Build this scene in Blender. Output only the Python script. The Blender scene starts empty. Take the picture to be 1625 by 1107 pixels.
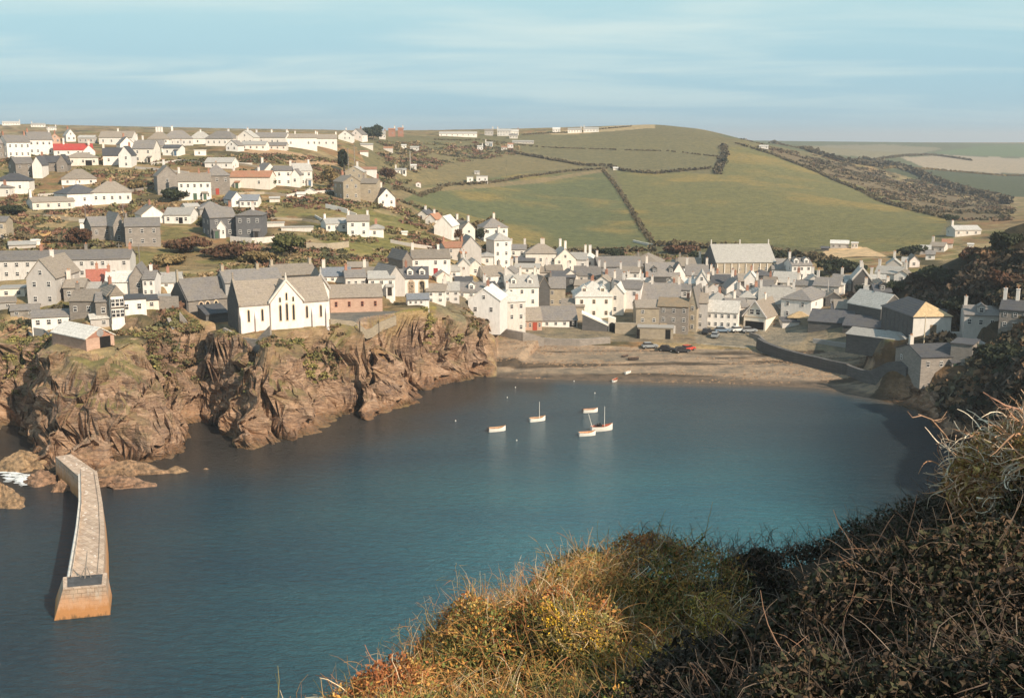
import bpy, math, random
import numpy as np
from math import radians as R, sin, cos, tan, pi, sqrt, atan2
random.seed(7); rng = np.random.default_rng(7)
SC = bpy.context.scene; COL = SC.collection

# ---------------------------------------------------------------- camera, sky, sun, exposure
FOC = 1742.0; PCX = 812.5; PCY = 553.5; HOR = 222.0; CAMZ = 55.0
PITCH = math.atan((PCY - HOR) / FOC)
cam_d = bpy.data.cameras.new('camera'); cam = bpy.data.objects.new('camera', cam_d); COL.objects.link(cam)
cam.location = (0, 0, CAMZ); cam.rotation_euler = (pi/2 - PITCH, 0, 0)
cam_d.sensor_fit = 'HORIZONTAL'; cam_d.sensor_width = 36.0; cam_d.lens = 36.0 * FOC / 1625.0
cam_d.clip_start = 0.1; cam_d.clip_end = 60000
SC.camera = cam

SUN_EL = R(33); SUN_DIR2 = (0.70, -0.71)
sd = np.array([SUN_DIR2[0]*cos(SUN_EL), SUN_DIR2[1]*cos(SUN_EL), sin(SUN_EL)]); sd /= np.linalg.norm(sd)
from mathutils import Vector
sun_d = bpy.data.lights.new('sun', 'SUN'); sun_d.energy = 5.0; sun_d.angle = R(0.53); sun_d.color = (1.0, 0.84, 0.66)
sun = bpy.data.objects.new('sun', sun_d); COL.objects.link(sun); sun.location = (60, -60, 120)
sun.rotation_euler = Vector((-sd[0], -sd[1], -sd[2])).to_track_quat('-Z', 'Y').to_euler()

W = bpy.data.worlds.new('World'); SC.world = W; W.use_nodes = True
wn = W.node_tree; wn.nodes.clear()
def wnode(t, **k):
    n = wn.nodes.new(t)
    for a, b in k.items(): setattr(n, a, b)
    return n
wl = wn.links.new
wout = wnode('ShaderNodeOutputWorld'); wbg = wnode('ShaderNodeBackground')
sky = wnode('ShaderNodeTexSky', sky_type='NISHITA', sun_disc=False, sun_elevation=SUN_EL, altitude=50.0, air_density=1.0, dust_density=1.0, ozone_density=1.0)
sky.sun_rotation = atan2(sd[0], sd[1])
tc = wnode('ShaderNodeTexCoord'); sep = wnode('ShaderNodeSeparateXYZ'); wl(tc.outputs['Generated'], sep.inputs[0])
# flat high cloud layer: direction projected on a plane overhead
zc = wnode('ShaderNodeMath', operation='MAXIMUM'); wl(sep.outputs['Z'], zc.inputs[0]); zc.inputs[1].default_value = 0.0
za = wnode('ShaderNodeMath', operation='ADD'); wl(zc.outputs[0], za.inputs[0]); za.inputs[1].default_value = 0.085
dx = wnode('ShaderNodeMath', operation='DIVIDE'); wl(sep.outputs['X'], dx.inputs[0]); wl(za.outputs[0], dx.inputs[1])
dy = wnode('ShaderNodeMath', operation='DIVIDE'); wl(sep.outputs['Y'], dy.inputs[0]); wl(za.outputs[0], dy.inputs[1])
cmb = wnode('ShaderNodeCombineXYZ'); wl(dx.outputs[0], cmb.inputs[0]); wl(dy.outputs[0], cmb.inputs[1])
mp = wnode('ShaderNodeMapping'); wl(cmb.outputs[0], mp.inputs[0]); mp.inputs['Scale'].default_value = (0.55, 1.15, 1); mp.inputs['Rotation'].default_value = (0, 0, R(14)); mp.inputs['Location'].default_value = (2.3, 0.9, 0)
cn = wnode('ShaderNodeTexNoise'); wl(mp.outputs[0], cn.inputs['Vector']); cn.inputs['Scale'].default_value = 0.8; cn.inputs['Detail'].default_value = 9; cn.inputs['Roughness'].default_value = 0.55; cn.inputs['Distortion'].default_value = 0.5
cr = wnode('ShaderNodeMapRange', interpolation_type='SMOOTHSTEP'); wl(cn.outputs['Fac'], cr.inputs[0]); cr.inputs[1].default_value = 0.38; cr.inputs[2].default_value = 0.70; cr.inputs[3].default_value = 0.10; cr.inputs[4].default_value = 0.74
# colour of the air by height above the horizon, mixed into the physical sky
ramp = wnode('ShaderNodeValToRGB'); wl(sep.outputs['Z'], ramp.inputs[0])
els = ramp.color_ramp.elements
els[0].position = 0.0; els[0].color = (2.4, 4.8, 6.3, 1); els[1].position = 0.06; els[1].color = (2.75, 5.2, 6.4, 1)
e = els.new(0.13); e.color = (3.9, 6.3, 6.7, 1)
e = els.new(0.5); e.color = (1.9, 3.6, 5.2, 1)
mx = wnode('ShaderNodeMix', data_type='RGBA'); mx.inputs[0].default_value = 0.85; wl(sky.outputs[0], mx.inputs[6]); wl(ramp.outputs[0], mx.inputs[7])
mc = wnode('ShaderNodeMix', data_type='RGBA'); lowc = wnode('ShaderNodeMapRange', interpolation_type='SMOOTHSTEP'); wl(sep.outputs['Z'], lowc.inputs[0]); lowc.inputs[1].default_value = .0; lowc.inputs[2].default_value = .07; lowc.inputs[3].default_value = .35; cmul = wnode('ShaderNodeMath', operation='MULTIPLY'); wl(cr.outputs[0], cmul.inputs[0]); wl(lowc.outputs[0], cmul.inputs[1]); wl(cmul.outputs[0], mc.inputs[0]); wl(mx.outputs[2], mc.inputs[6]); mc.inputs[7].default_value = (6.3, 7.4, 7.1, 1)
wl(mc.outputs[2], wbg.inputs[0]); wbg.inputs[1].default_value = 0.088; wl(wbg.outputs[0], wout.inputs[0])
SC.view_settings.view_transform = 'Standard'; SC.view_settings.look = 'None'; SC.view_settings.exposure = 0.45; SC.view_settings.gamma = 1.0
SC.view_settings.use_curve_mapping = False

# ---------------------------------------------------------------- projection helpers
FWD = np.array([0, cos(PITCH), -sin(PITCH)]); UP = np.array([0, sin(PITCH), cos(PITCH)])
def ray(px, py):
    return np.array([(px-PCX)/FOC, 0, 0]) + UP * (-(py-PCY)/FOC) + FWD
def pY(px, py, Y):                       # point on the ray at ground distance Y
    d = ray(px, py); t = Y / d[1]; return np.array([d[0]*t, Y, CAMZ + d[2]*t])
def pZ(px, py, z):                       # point on the ray at height z
    d = ray(px, py); t = (z - CAMZ) / d[2]; return np.array([d[0]*t, d[1]*t, z])
def cY(px, Y, z):                        # column px at distance Y, height z (dx/dy from mid-level ray)
    dz = z - CAMZ
    zc = Y*cos(PITCH) - dz*sin(PITCH); return np.array([(px-PCX)/FOC*zc, Y, z])
def proj(x, y, z):
    zc = y*cos(PITCH) - (z-CAMZ)*sin(PITCH); yc = y*sin(PITCH) + (z-CAMZ)*cos(PITCH)
    zc = np.where(np.abs(zc) < 1e-3, 1e-3, zc)
    return PCX + FOC*x/zc, PCY - FOC*yc/zc, zc

# ---------------------------------------------------------------- noise (numpy)
def _h(i, j, k):
    n = (i.astype(np.int64)*374761393 + j.astype(np.int64)*668265263 + k*1274126177) & 0xffffffff
    n = ((n ^ (n >> 13)) * 1274126177) & 0xffffffff
    return ((n ^ (n >> 16)) & 0xffff) / 65535.0
def vnoise(x, y, seed=0):
    i = np.floor(x); j = np.floor(y); fx = x-i; fy = y-j
    fx = fx*fx*(3-2*fx); fy = fy*fy*(3-2*fy)
    a = _h(i, j, seed); b = _h(i+1, j, seed); c = _h(i, j+1, seed); d = _h(i+1, j+1, seed)
    return (a*(1-fx)+b*fx)*(1-fy) + (c*(1-fx)+d*fx)*fy
def fbm(x, y, sc, octs=4, seed=0):
    x = np.asarray(x, float)/sc; y = np.asarray(y, float)/sc; s = 0; a = .5; t = 0
    for o in range(octs):
        s = s + a*vnoise(x, y, seed+o*17); t += a; x = x*2.03+5.1; y = y*2.03+9.7; a *= .5
    return s/t - .5
def sstep(a, b, x):
    t = np.clip((x-a)/(b-a), 0, 1); return t*t*(3-2*t)

# ---------------------------------------------------------------- land form
FAR = []
def A(px, py, Y): FAR.append(pY(px, py, Y))
def B(px, py, z): FAR.append(pZ(px, py, z))
def Cc(px, Y, z): FAR.append(cY(px, Y, z))
for a in [(-150,560,19),(0,545,19.5),(100,560,17.5),(200,562,17),(250,540,18.5),(330,540,17.8),(450,540,17.4),(540,525,17.2),(600,505,17),(660,492,17),(700,491,15.8),(735,497,14.2),(772,511,12.0),(800,522,7.0),(760,480,15)]: B(*a)
for a in [(0,500,222),(0,450,247),(0,400,280),(0,340,335),(0,300,380),(0,260,435),(0,238,485),(0,217,560),(30,197,1250),(110,204,1200),(250,212,1150),(-150,450,250),(-150,330,345),(-150,240,480),
          (120,500,222),(150,460,240),(200,430,262),(200,400,282),(200,340,345),(200,300,385),(200,260,445),(200,235,520),(200,219,600),
          (300,500,219),(320,450,250),(330,410,285),(340,375,310),(350,330,355),(350,300,385),(370,260,455),(370,230,545),(370,218,620),
          (450,470,240),(470,430,272),(470,385,305),(480,340,350),(480,300,395),(480,270,450),(500,233,570),(500,218,660),
          (600,490,242),(600,440,275),(590,400,305),(590,370,330),(590,330,370),(560,300,420),(550,262,500),(570,235,620),(570,219,720),
          (680,450,280),(690,410,310),(680,375,345),(650,345,385),(720,385,345),(750,400,345),(700,470,268),
          (650,310,520),(660,290,590),(700,270,680),(700,245,800),(700,222,900),(650,222,860),(640,260,700),
          (800,440,320),(800,410,355),(820,385,420),(820,350,520),(820,300,640),(820,270,750),(820,245,870),(830,216,980),
          (900,400,415),(900,350,535),(900,300,670),(900,250,850),(900,212,1000),
          (1000,490,302),(1000,450,332),(1000,420,368),(1000,395,415),(1000,350,530),(1000,300,665),(1000,250,850),(1000,203,1040),(1040,198,1080),
          (1100,350,525),(1100,300,660),(1100,250,835),(1110,205,1040),
          (1200,490,298),(1200,450,335),(1200,420,370),(1200,395,415),(1200,350,525),(1200,300,660),(1200,255,820),(1180,222,950),
          (1300,480,300),(1300,440,340),(1300,400,405),(1300,350,520),(1300,320,610),(1300,290,730),
          (1400,470,292),(1400,430,340),(1400,400,395),(1400,350,520),(1400,325,620),
          (1500,350,530),(1500,335,640),(1480,430,290)]: A(*a)
for a in [(850,530,5),(850,480,7.5),(930,545,4.6),(1000,558,3.6),(1000,525,5),(1090,555,3.6),(1120,530,4.6),(1200,545,4.2),(1200,525,5),(1290,560,6),(1300,520,7)]: B(*a)
# far country to the right of the hill, behind the shoulder
for a in [(1300,262,1000),(1250,232,1150),(1400,285,1000),(1400,262,1250),(1400,240,1700),(1550,330,760),(1550,310,900),(1600,300,1000),(1600,280,1300),(1600,255,1800),(1300,233,1500),
          (1250,224,2300),(1400,227,2400),(1500,227,2400),(1625,230,2400),(1800,232,2400),(1800,290,1100)]: A(*a)
# dark shoulder on the right and the land falling to the harbour's west side
for a in [(1625,341,252),(1570,371,258),(1520,394,268),(1470,432,280),(1625,400,236),(1560,440,248),(1625,450,222),(1540,485,240),(1480,520,250),(1600,500,212)]: A(*a)
for a in [(1700,330,250),(1800,290,240),(1420,545,248),(1560,535,221),(1620,560,192)]: A(*a)
for a in [(1625,330,20),(1560,330,18),(1500,320,16),(1750,330,22)]: Cc(*a)
for a in [(122,178,60),(138,192,66),(108,168,48),(95,150,30),(110,140,38),(150,150,64),(180,120,70),(105,105,40),(85,90,40),(120,60,54),(80,40,50),(60,20,52),(170,200,62),(220,200,66),(300,150,90),(62,62,42),(58,80,36),(45,45,47),  # first points raise the unseen right-hand hill to shade the west side
          (30,20,56),(-40,-40,54),(0,-60,58),(150,-50,80),(300,-100,110),(-150,-100,60),(0,-300,90),(400,300,85),(700,300,80),(1000,600,60),(-300,250,24),(-500,500,50),(-800,900,55),(-1200,400,45),
          (-500,800,52),(-900,2000,62),(-300,2200,62),(-350,1100,50),(100,1900,55),(400,1700,50),(600,4500,40),(-2500,3500,60),(3500,3500,60),(3000,0,80),(0,-3000,80),(-3000,-2000,20),(0,8000,20),(-6000,7000,10),(7000,7000,30)]: FAR.append(np.array(a, float))
FAR = np.array(FAR)
NEAR = []
for a in [(780,1090,9.0),(600,1088,11.5),(700,985,12.5),(900,903,14.0),(1010,872,15.5),(1080,868,17.5),(1100,1090,9.5),(1300,1000,14.5),(1150,872,20),(1230,862,22),(1300,856,25),(1380,842,27),(1450,836,28),(1500,820,30),(1550,1000,11.5),(1600,860,10.5),(1625,730,12),(950,1000,11),(1200,950,17.0),(1450,930,18)]:
    p = pY(*a); NEAR.append((p[0], p[1], p[2]-0.62))
for a in [(0,0,53.3),(0,3,52.6),(-5,0,51.5),(6,2,54.0),(9.5,8.3,54.6),(12.3,5.5,57.4),(10.3,3.5,55.6),(12,12,56.0),(16,12,57.8),(17,20,54),(14,22,51.5),(-12,0,47),(-12,8,42),(-9,-8,51),(-4.2,9.5,47.2),(-3,13.5,45),(-1.8,10.5,48.6),(-6,5,48.5),(12,-8,56),(24,0,56),(22,14,54),(20,30,48),(30,30,48),(0,-15,54),(-22,5,36),(-22,-12,45),  # includes an unseen bank to the right, shaped to shade the foreground
          (-6,18,39),(-10,14,38),(0,22,44),(3,28,41),(8,34,40),(45,30,48),(40,45,42),(30,45,38),(-30,-30,53),(60,0,56),(60,-40,62),(0,-45,56),(25,60,30),(55,55,44),(70,90,38),(-40,-60,54),(80,20,54)]: NEAR.append(a)
NEAR = np.array(NEAR, float)
def fit(P, cs):
    d = np.sqrt(((P[:,None,:2]-P[None,:,:2])**2).sum(-1) + cs[None,:]**2)
    M = d + np.eye(len(P))*1e-6
    A1 = np.block([[M, np.ones((len(P),1))],[np.ones((1,len(P))), np.zeros((1,1))]])
    return np.linalg.solve(A1, np.concatenate([P[:,2], [0]]))
cs_f = np.full(len(FAR), 8.0); cs_n = np.full(len(NEAR), 1.2)
wF = fit(FAR, cs_f); wN = fit(NEAR, cs_n)
def ev(P, w, cs, x, y):
    out = np.full(x.shape, w[-1])
    for k in range(len(P)): out += w[k]*np.sqrt((x-P[k,0])**2 + (y-P[k,1])**2 + cs[k]**2)
    return out
# coastline of the harbour water: (point, steepness of the shore above it)
CO = []
def W0(px, py, s): p = pZ(px, py, 0); CO.append((p[0], p[1], s))
for a in [(-260,745,1.6),(-120,742,1.6),(-60,728,1.8),(-15,692,2.0),(14,676,2.2),(36,690,2.6),(52,718,2.6),(70,738,2.0),(90,744,1.6),(130,748,1.5),(170,750,1.3),(225,738,1.6),(280,722,1.9),(312,706,2.2),(310,682,2.4),(322,668,2.4),(342,674,2.4),(352,690,2.4),(375,708,2.0),
          (405,714,1.7),(460,702,1.8),(510,690,1.9),(533,676,2.0),(545,661,2.2),(562,658,2.2),(580,671,1.8),(600,668,1.7),(612,658,1.6),(660,640,1.5),(700,622,1.3),(740,602,1.9),(765,599,1.9),(780,598,1.2),(788,598,.25),(798,599,0.14),
          (800,600,.14),(900,603,.14),(1000,606,.14),(1100,608,.14),(1200,611,.13),(1290,615,.12),(1340,622,.16),(1390,632,.4),(1440,645,.8),(1480,660,1.2),(1505,690,1.5),(1520,730,1.6)]: W0(*a)
for a in [(70,160,1.5),(73,140,1.3),(68,120,1.3),(60,100,1.2),(52,82,1.2),(38,66,1.3),(20,52,1.4),(5,44,1.5),(-12,36,1.5),(-30,24,1.4),(-50,2,1.3),(-75,-30,1.2),(-110,-120,1),(-300,-500,1),(-9000,-9000,1),(-9000,300,1),(-400,170,1.5),(-200,180,1.6)]: CO.append(a)
CO = np.array(CO)
def inpoly(x, y, px, py):
    c = np.zeros(x.shape, bool); n = len(px); j = n-1
    for i in range(n):
        if py[i] != py[j]:
            m = ((py[i] > y) != (py[j] > y)) & (x < (px[j]-px[i])*(y-py[i])/(py[j]-py[i]) + px[i])
            c ^= m
        j = i
    return c
def coast(x, y):
    best = np.full(x.shape, 1e18); sl = np.zeros(x.shape); n = len(CO)
    for i in range(n):
        a = CO[i]; b = CO[(i+1) % n]; e0 = b[0]-a[0]; e1 = b[1]-a[1]; L = e0*e0+e1*e1
        t = np.clip(((x-a[0])*e0 + (y-a[1])*e1)/L, 0, 1)
        d = (x-a[0]-t*e0)**2 + (y-a[1]-t*e1)**2
        m = d < best; best = np.where(m, d, best); sl = np.where(m, a[2]+(b[2]-a[2])*t, sl)
    s = np.sqrt(best); return np.where(inpoly(x, y, CO[:,0], CO[:,1]), -s, s), sl
def landbase(x, y):
    f = ev(FAR, wF, cs_f, x, y)
    m = (np.abs(x) < 120) & (np.abs(y) < 120)
    if m.any():
        n = ev(NEAR, wN, cs_n, x[m], y[m]); r = np.hypot(x[m], y[m]); w = sstep(38, 75, r)
        f = f.copy(); f[m] = n*(1-w) + f[m]*w
    return f
PADS = []
def H(x, y, full=False):
    x = np.atleast_1d(np.asarray(x, float)); y = np.atleast_1d(np.asarray(y, float))
    L = landbase(x, y); s, sl = coast(x, y)
    r = np.hypot(x, y)
    rk = np.clip((sl-.3)/.9, 0, 1)
    s2 = s + rk*(fbm(x, y, 16, 4, 3)*9.0 + np.abs(fbm(x, y, 6, 3, 9))*5.0 - 1.2) * np.clip((s+6)/10, 0.25, 1)
    s2 = s2 - rk*(np.clip(1-np.abs(fbm(x, y, 19, 2, 15))*16, 0, 1)*5.5 + np.clip(1-np.abs(fbm(x, y, 8, 2, 16))*14, 0, 1)*2.2)*np.clip((s-0)/5, 0, 1)
    near = sstep(60, 110, r)
    s2 = s*(1-near) + s2*near
    g2 = .62 + (1-near)*4.5
    rise = np.where(sl > .3, np.where(s2 < 7, sl*s2, sl*7 + g2*(s2-7)), sl*s2)
    rise = np.where(s2 < 0, 0.35*s2, rise)
    rise = np.where((sl <= .3) & (s > 26), sl*26 + .6*(s-26), rise)
    k = 1.2
    h = -k*np.logaddexp(-rise/k, -L/k)
    h = np.maximum(h, -6)
    ru = sstep(3, 14, r)
    h = h + (fbm(x, y, 30, 4, 21)*1.4*sstep(100, 300, r) + fbm(x, y, 4, 3, 31)*.25*ru*sstep(0.5, 3, h))*np.where(sl < .3, .25, 1)
    for (ax, ay, bx, by, rad, fz, za, zb) in PADS:
        e0, e1 = bx-ax, by-ay; LL = e0*e0+e1*e1+1e-9; t = np.clip(((x-ax)*e0+(y-ay)*e1)/LL, 0, 1)
        d = np.hypot(x-ax-t*e0, y-ay-t*e1); m = d < rad+fz
        if m.any():
            w = 1-sstep(rad, rad+fz, d); zt_ = za+(zb-za)*t; h = h*(1-w)+zt_*w
    if full: return h, s, sl, s2, L
    return h
_ts = np.concatenate([np.linspace(6, 60, 220), np.linspace(60.3, 420, 1500), np.linspace(421, 1400, 900), np.linspace(1405, 6000, 300)])
def hit(px, py, far=None, ymin=0):
    d = ray(px, py); t = _ts/d[1]; t = t[_ts > ymin]
    X = d[0]*t; Y = d[1]*t; Z = CAMZ + d[2]*t
    g = H(X, Y); b = np.nonzero(Z < g)[0]
    if len(b) == 0:
        Yf = far or 600.; p = pY(px, py, Yf); p[2] = H(p[0], p[1])[0]; return p
    i = b[0]
    if i == 0: return np.array([X[0], Y[0], g[0]])
    a = (Z[i-1]-g[i-1]); c = (g[i]-Z[i]); w = a/(a+c+1e-9)
    return np.array([X[i-1]+(X[i]-X[i-1])*w, Y[i-1]+(Y[i]-Y[i-1])*w, Z[i-1]+(Z[i]-Z[i-1])*w])

# levelled ground under the schools, the yard and the buildings on the cliff edge
for ((a, b_), rad, fz) in [(((392,527),(519,511)),6.0,1.6),(((355,512),(300,500)),6.5,2.0),(((530,505),(640,492)),5.0,1.6),(((150,548),(165,540)),7.5,2.0),(((1468,585),(1515,572)),7.0,2.5),(((1462,536),(1490,530)),9,3)]:
    p0, p1 = pZ(a[0], a[1], 17.4) if a[0] < 1000 else hit(*a), pZ(b_[0], b_[1], 17.4) if b_[0] < 1000 else hit(*b_)
    o_ = 3.6 if a[0] < 1000 else 2.0
    PADS.append((p0[0], p0[1]+o_, p1[0], p1[1]+o_, rad, fz, p0[2], p1[2]))
# ---------------------------------------------------------------- materials
MATS = {}
def new_mat(name):
    m = bpy.data.materials.new(name); m.use_nodes = True; MATS[name] = m
    nt = m.node_tree; b = nt.nodes['Principled BSDF']; b.inputs['Specular IOR Level'].default_value = 0.25
    return m, nt, b
def nd(nt, t, ins=None, **k):
    n = nt.nodes.new(t)
    for a, v in k.items(): setattr(n, a, v)
    for a, v in (ins or {}).items():
        if isinstance(v, bpy.types.NodeSocket): nt.links.new(v, n.inputs[a])
        else: n.inputs[a].default_value = v
    return n
def c4(c): return (c[0], c[1], c[2], 1)
def mix(nt, f, a, b, mode='MIX'):
    n = nt.nodes.new('ShaderNodeMix'); n.data_type = 'RGBA'; n.blend_type = mode
    for s, v in ((0, f), (6, a), (7, b)):
        if isinstance(v, bpy.types.NodeSocket): nt.links.new(v, n.inputs[s])
        elif s and isinstance(v, tuple): n.inputs[s].default_value = c4(v)
        else: n.inputs[s].default_value = v
    return n.outputs[2]
def noise(nt, vec, scale, detail=4, rough=.55, dist=0):
    return nd(nt, 'ShaderNodeTexNoise', {'Vector': vec, 'Scale': scale, 'Detail': detail, 'Roughness': rough, 'Distortion': dist}).outputs['Fac']
def mrange(nt, v, a, b, c=0., d=1.):
    return nd(nt, 'ShaderNodeMapRange', {0: v, 1: a, 2: b, 3: c, 4: d}).outputs[0]
def math2(nt, op, a, b=0.0):
    n = nt.nodes.new('ShaderNodeMath'); n.operation = op
    for i, v in ((0, a), (1, b)):
        if isinstance(v, bpy.types.NodeSocket): nt.links.new(v, n.inputs[i])
        else: n.inputs[i].default_value = v
    return n.outputs[0]
def plain(name, col, rough=.8, var=.25, scale=.8, bump=.0, dark=None, vary_hue=0.03, spec=.25, metal=0):
    m, nt, b = new_mat(name); g = nd(nt, 'ShaderNodeNewGeometry').outputs['Position']
    f = noise(nt, g, scale, 6, .65)
    d = dark or tuple(c*(1-var*1.6) for c in col); l = tuple(min(1, c*(1+var*.6)) for c in col)
    c = mix(nt, mrange(nt, f, .3, .7), d, l)
    oi = nd(nt, 'ShaderNodeObjectInfo').outputs['Random']
    hs = nd(nt, 'ShaderNodeHueSaturation', {'Color': c, 'Value': mrange(nt, oi, 0, 1, .90, 1.08), 'Hue': mrange(nt, oi, 0, 1, .5-vary_hue/3, .5+vary_hue/3)})
    nt.links.new(hs.outputs[0], b.inputs['Base Color']); b.inputs['Roughness'].default_value = rough
    b.inputs['Specular IOR Level'].default_value = spec; b.inputs['Metallic'].default_value = metal
    if bump:
        bp = nd(nt, 'ShaderNodeBump', {'Height': f, 'Strength': bump, 'Distance': .2}); nt.links.new(bp.outputs[0], b.inputs['Normal'])
    return m
def render_wall(name, col, grime=(0.30,0.27,0.22), amt=.35):
    m, nt, b = new_mat(name); g = nd(nt, 'ShaderNodeNewGeometry').outputs['Position']
    mp_ = nd(nt, 'ShaderNodeMapping', {'Vector': g, 'Scale': (1.3, 1.3, .35)}).outputs[0]
    f = noise(nt, mp_, 1.5, 8, .75); f2 = noise(nt, g, .45, 4, .7)
    c = mix(nt, mrange(nt, f, .46, .72, 0, amt*1.15), col, grime)
    c = mix(nt, mrange(nt, f2, .35, .7, 0, .22), c, tuple(x*.80 for x in col))
    oi = nd(nt, 'ShaderNodeObjectInfo').outputs['Random']
    hs = nd(nt, 'ShaderNodeHueSaturation', {'Color': c, 'Value': mrange(nt, oi, 0, 1, .86, 1.04), 'Saturation': mrange(nt, oi, 0, 1, .6, 1.1)})
    nt.links.new(hs.outputs[0], b.inputs['Base Color']); b.inputs['Roughness'].default_value = .85; return m
def stone_wall_mat(name, c1, c2, mortar, scale=1.0):
    m, nt, b = new_mat(name); g = nd(nt, 'ShaderNodeTexCoord').outputs['Object']
    # object space with x+y along the wall, so that side walls carry courses too
    sp = nd(nt, 'ShaderNodeSeparateXYZ', {0: g}); xy = math2(nt, 'ADD', sp.outputs[0], sp.outputs[1])
    v = nd(nt, 'ShaderNodeCombineXYZ', {0: xy, 1: sp.outputs[2], 2: 0.0}).outputs[0]
    br = nd(nt, 'ShaderNodeTexBrick', {'Vector': v, 'Color1': c4(c1), 'Color2': c4(c2), 'Mortar': c4(mortar), 'Scale': scale, 'Mortar Size': .018, 'Brick Width': .75, 'Row Height': .28, 'Bias': 0.0})
    gp = nd(nt, 'ShaderNodeNewGeometry').outputs['Position']
    f = noise(nt, gp, .7, 6, .7)
    c = mix(nt, mrange(nt, f, .3, .75, 0, .6), br.outputs[0], tuple(x*.55 for x in c1))
    oi = nd(nt, 'ShaderNodeObjectInfo').outputs['Random']
    hs = nd(nt, 'ShaderNodeHueSaturation', {'Color': c, 'Value': mrange(nt, oi, 0, 1, .85, 1.15)})
    nt.links.new(hs.outputs[0], b.inputs['Base Color']); b.inputs['Roughness'].default_value = .9
    bp = nd(nt, 'ShaderNodeBump', {'Height': f, 'Strength': .5, 'Distance': .15}); nt.links.new(bp.outputs[0], b.inputs['Normal'])
    return m
def roof_mat(name, col, lichen, amt=.6, rough=.7):
    m, nt, b = new_mat(name); g = nd(nt, 'ShaderNodeNewGeometry').outputs['Position']; o = nd(nt, 'ShaderNodeTexCoord').outputs['Object']
    f = noise(nt, g, .55, 7, .7); f2 = noise(nt, g, 3.0, 4, .7)
    w = nd(nt, 'ShaderNodeTexWave', {'Vector': o, 'Scale': .8, 'Distortion': .6, 'Detail': 2.}, bands_direction='Z').outputs['Fac']
    c = mix(nt, mrange(nt, w, .2, .8, 0, .28), col, tuple(x*.6 for x in col))
    c = mix(nt, mrange(nt, f2, .40, .68, 0, .75), c, tuple(min(1, x*1.55) for x in col)); c = mix(nt, mrange(nt, noise(nt, g, 1.4, 6, .8), .50, .68, 0, .6), c, tuple(x*.5 for x in col))
    c = mix(nt, mrange(nt, f, .42, .72, 0, amt), c, lichen)
    oi = nd(nt, 'ShaderNodeObjectInfo').outputs['Random']
    hs = nd(nt, 'ShaderNodeHueSaturation', {'Color': c, 'Value': mrange(nt, oi, 0, 1, .8, 1.2)})
    nt.links.new(hs.outputs[0], b.inputs['Base Color']); b.inputs['Roughness'].default_value = rough
    bp = nd(nt, 'ShaderNodeBump', {'Height': w, 'Strength': .4, 'Distance': .08}); nt.links.new(bp.outputs[0], b.inputs['Normal'])
    return m
render_wall('white', (.81, .755, .685)); render_wall('cream', (.76, .69, .59)); render_wall('pinkwhite', (.82, .72, .66))
render_wall('offwhite', (.68, .62, .55), amt=.5); render_wall('palegrey', (.50, .455, .41), amt=.5); render_wall('concrete', (.36, .34, .31), amt=.6)
stone_wall_mat('greystone', (.29, .255, .22), (.20, .18, .16), (.36, .32, .28)); stone_wall_mat('tanstone', (.42, .35, .25), (.30, .25, .19), (.42, .38, .31))
stone_wall_mat('darkstone', (.12, .115, .11), (.08, .078, .075), (.15, .14, .13)); stone_wall_mat('slatehung', (.15, .15, .155), (.12, .12, .125), (.09, .09, .09), 1.6)
stone_wall_mat('brick', (.42, .20, .13), (.34, .15, .10), (.42, .34, .28), 2.4); stone_wall_mat('pinkbrick', (.58, .38, .28), (.48, .30, .22), (.56, .46, .38), 1.6)
roof_mat('slate', (.175, .16, .15), (.25, .215, .165)); roof_mat('slatebrown', (.225, .19, .155), (.27, .225, .165)); roof_mat('slatedark', (.075, .075, .082), (.12, .11, .09))
roof_mat('slatepale', (.34, .32, .29), (.40, .38, .33)); roof_mat('slatewhite', (.56, .53, .48), (.46, .43, .37)); roof_mat('slateblue', (.17, .18, .20), (.2, .2, .18))
roof_mat('redtile', (.34, .12, .085), (.34, .13, .08)); roof_mat('redbright', (.46, .06, .05), (.36, .13, .09), .6); roof_mat('rust', (.32, .15, .09), (.28, .2, .12)); roof_mat('lichen', (.24, .19, .13), (.38, .25, .13), .7); roof_mat('ochre', (.50, .36, .20), (.36, .26, .15))
plain('frame', (.72, .70, .66), .6, .05); plain('framered', (.36, .12, .07), .6, .1); plain('frametan', (.60, .48, .34), .7, .1)
m, nt, b = new_mat('glass'); b.inputs['Base Color'].default_value = (.028, .028, .032, 1); b.inputs['Roughness'].default_value = .12; b.inputs['Specular IOR Level'].default_value = .5
plain('doorred', (.35, .05, .035), .6, .1); plain('doordark', (.04, .035, .03), .7, .1); plain('doorgreen', (.07, .12, .08), .6, .1); plain('doorblue', (.08, .14, .20), .6, .1)
plain('opening', (.012, .011, .010), .9, .1); plain('pot', (.45, .22, .12), .8, .2); plain('wood', (.28, .20, .13), .8, .3); plain('woodgrey', (.26, .23, .20), .85, .3)
plain('darkwood', (.07, .055, .045), .8, .3); plain('tar', (.10, .10, .10), .85, .3); plain('metal', (.30, .29, .28), .5, .2)
plain('boatwhite', (.82, .79, .72), .45, .08, 2., spec=.4); plain('boatred', (.42, .10, .05), .6, .2, 2.); plain('boatdark', (.06, .055, .055), .7, .2); plain('boatwood', (.46, .25, .13), .6, .25, 2.); plain('boatorange', (.62, .30, .12), .6, .2, 2.)
plain('carblack', (.03, .03, .034), .3, .05, spec=.5); plain('carwhite', (.72, .72, .70), .3, .05, spec=.5); plain('carblue', (.16, .22, .28), .3, .05, spec=.5); plain('carred', (.52, .07, .04), .35, .05, spec=.5); plain('cargrey', (.28, .30, .31), .3, .05, spec=.5); plain('rubber', (.02, .02, .02), .9, .1)
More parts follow.
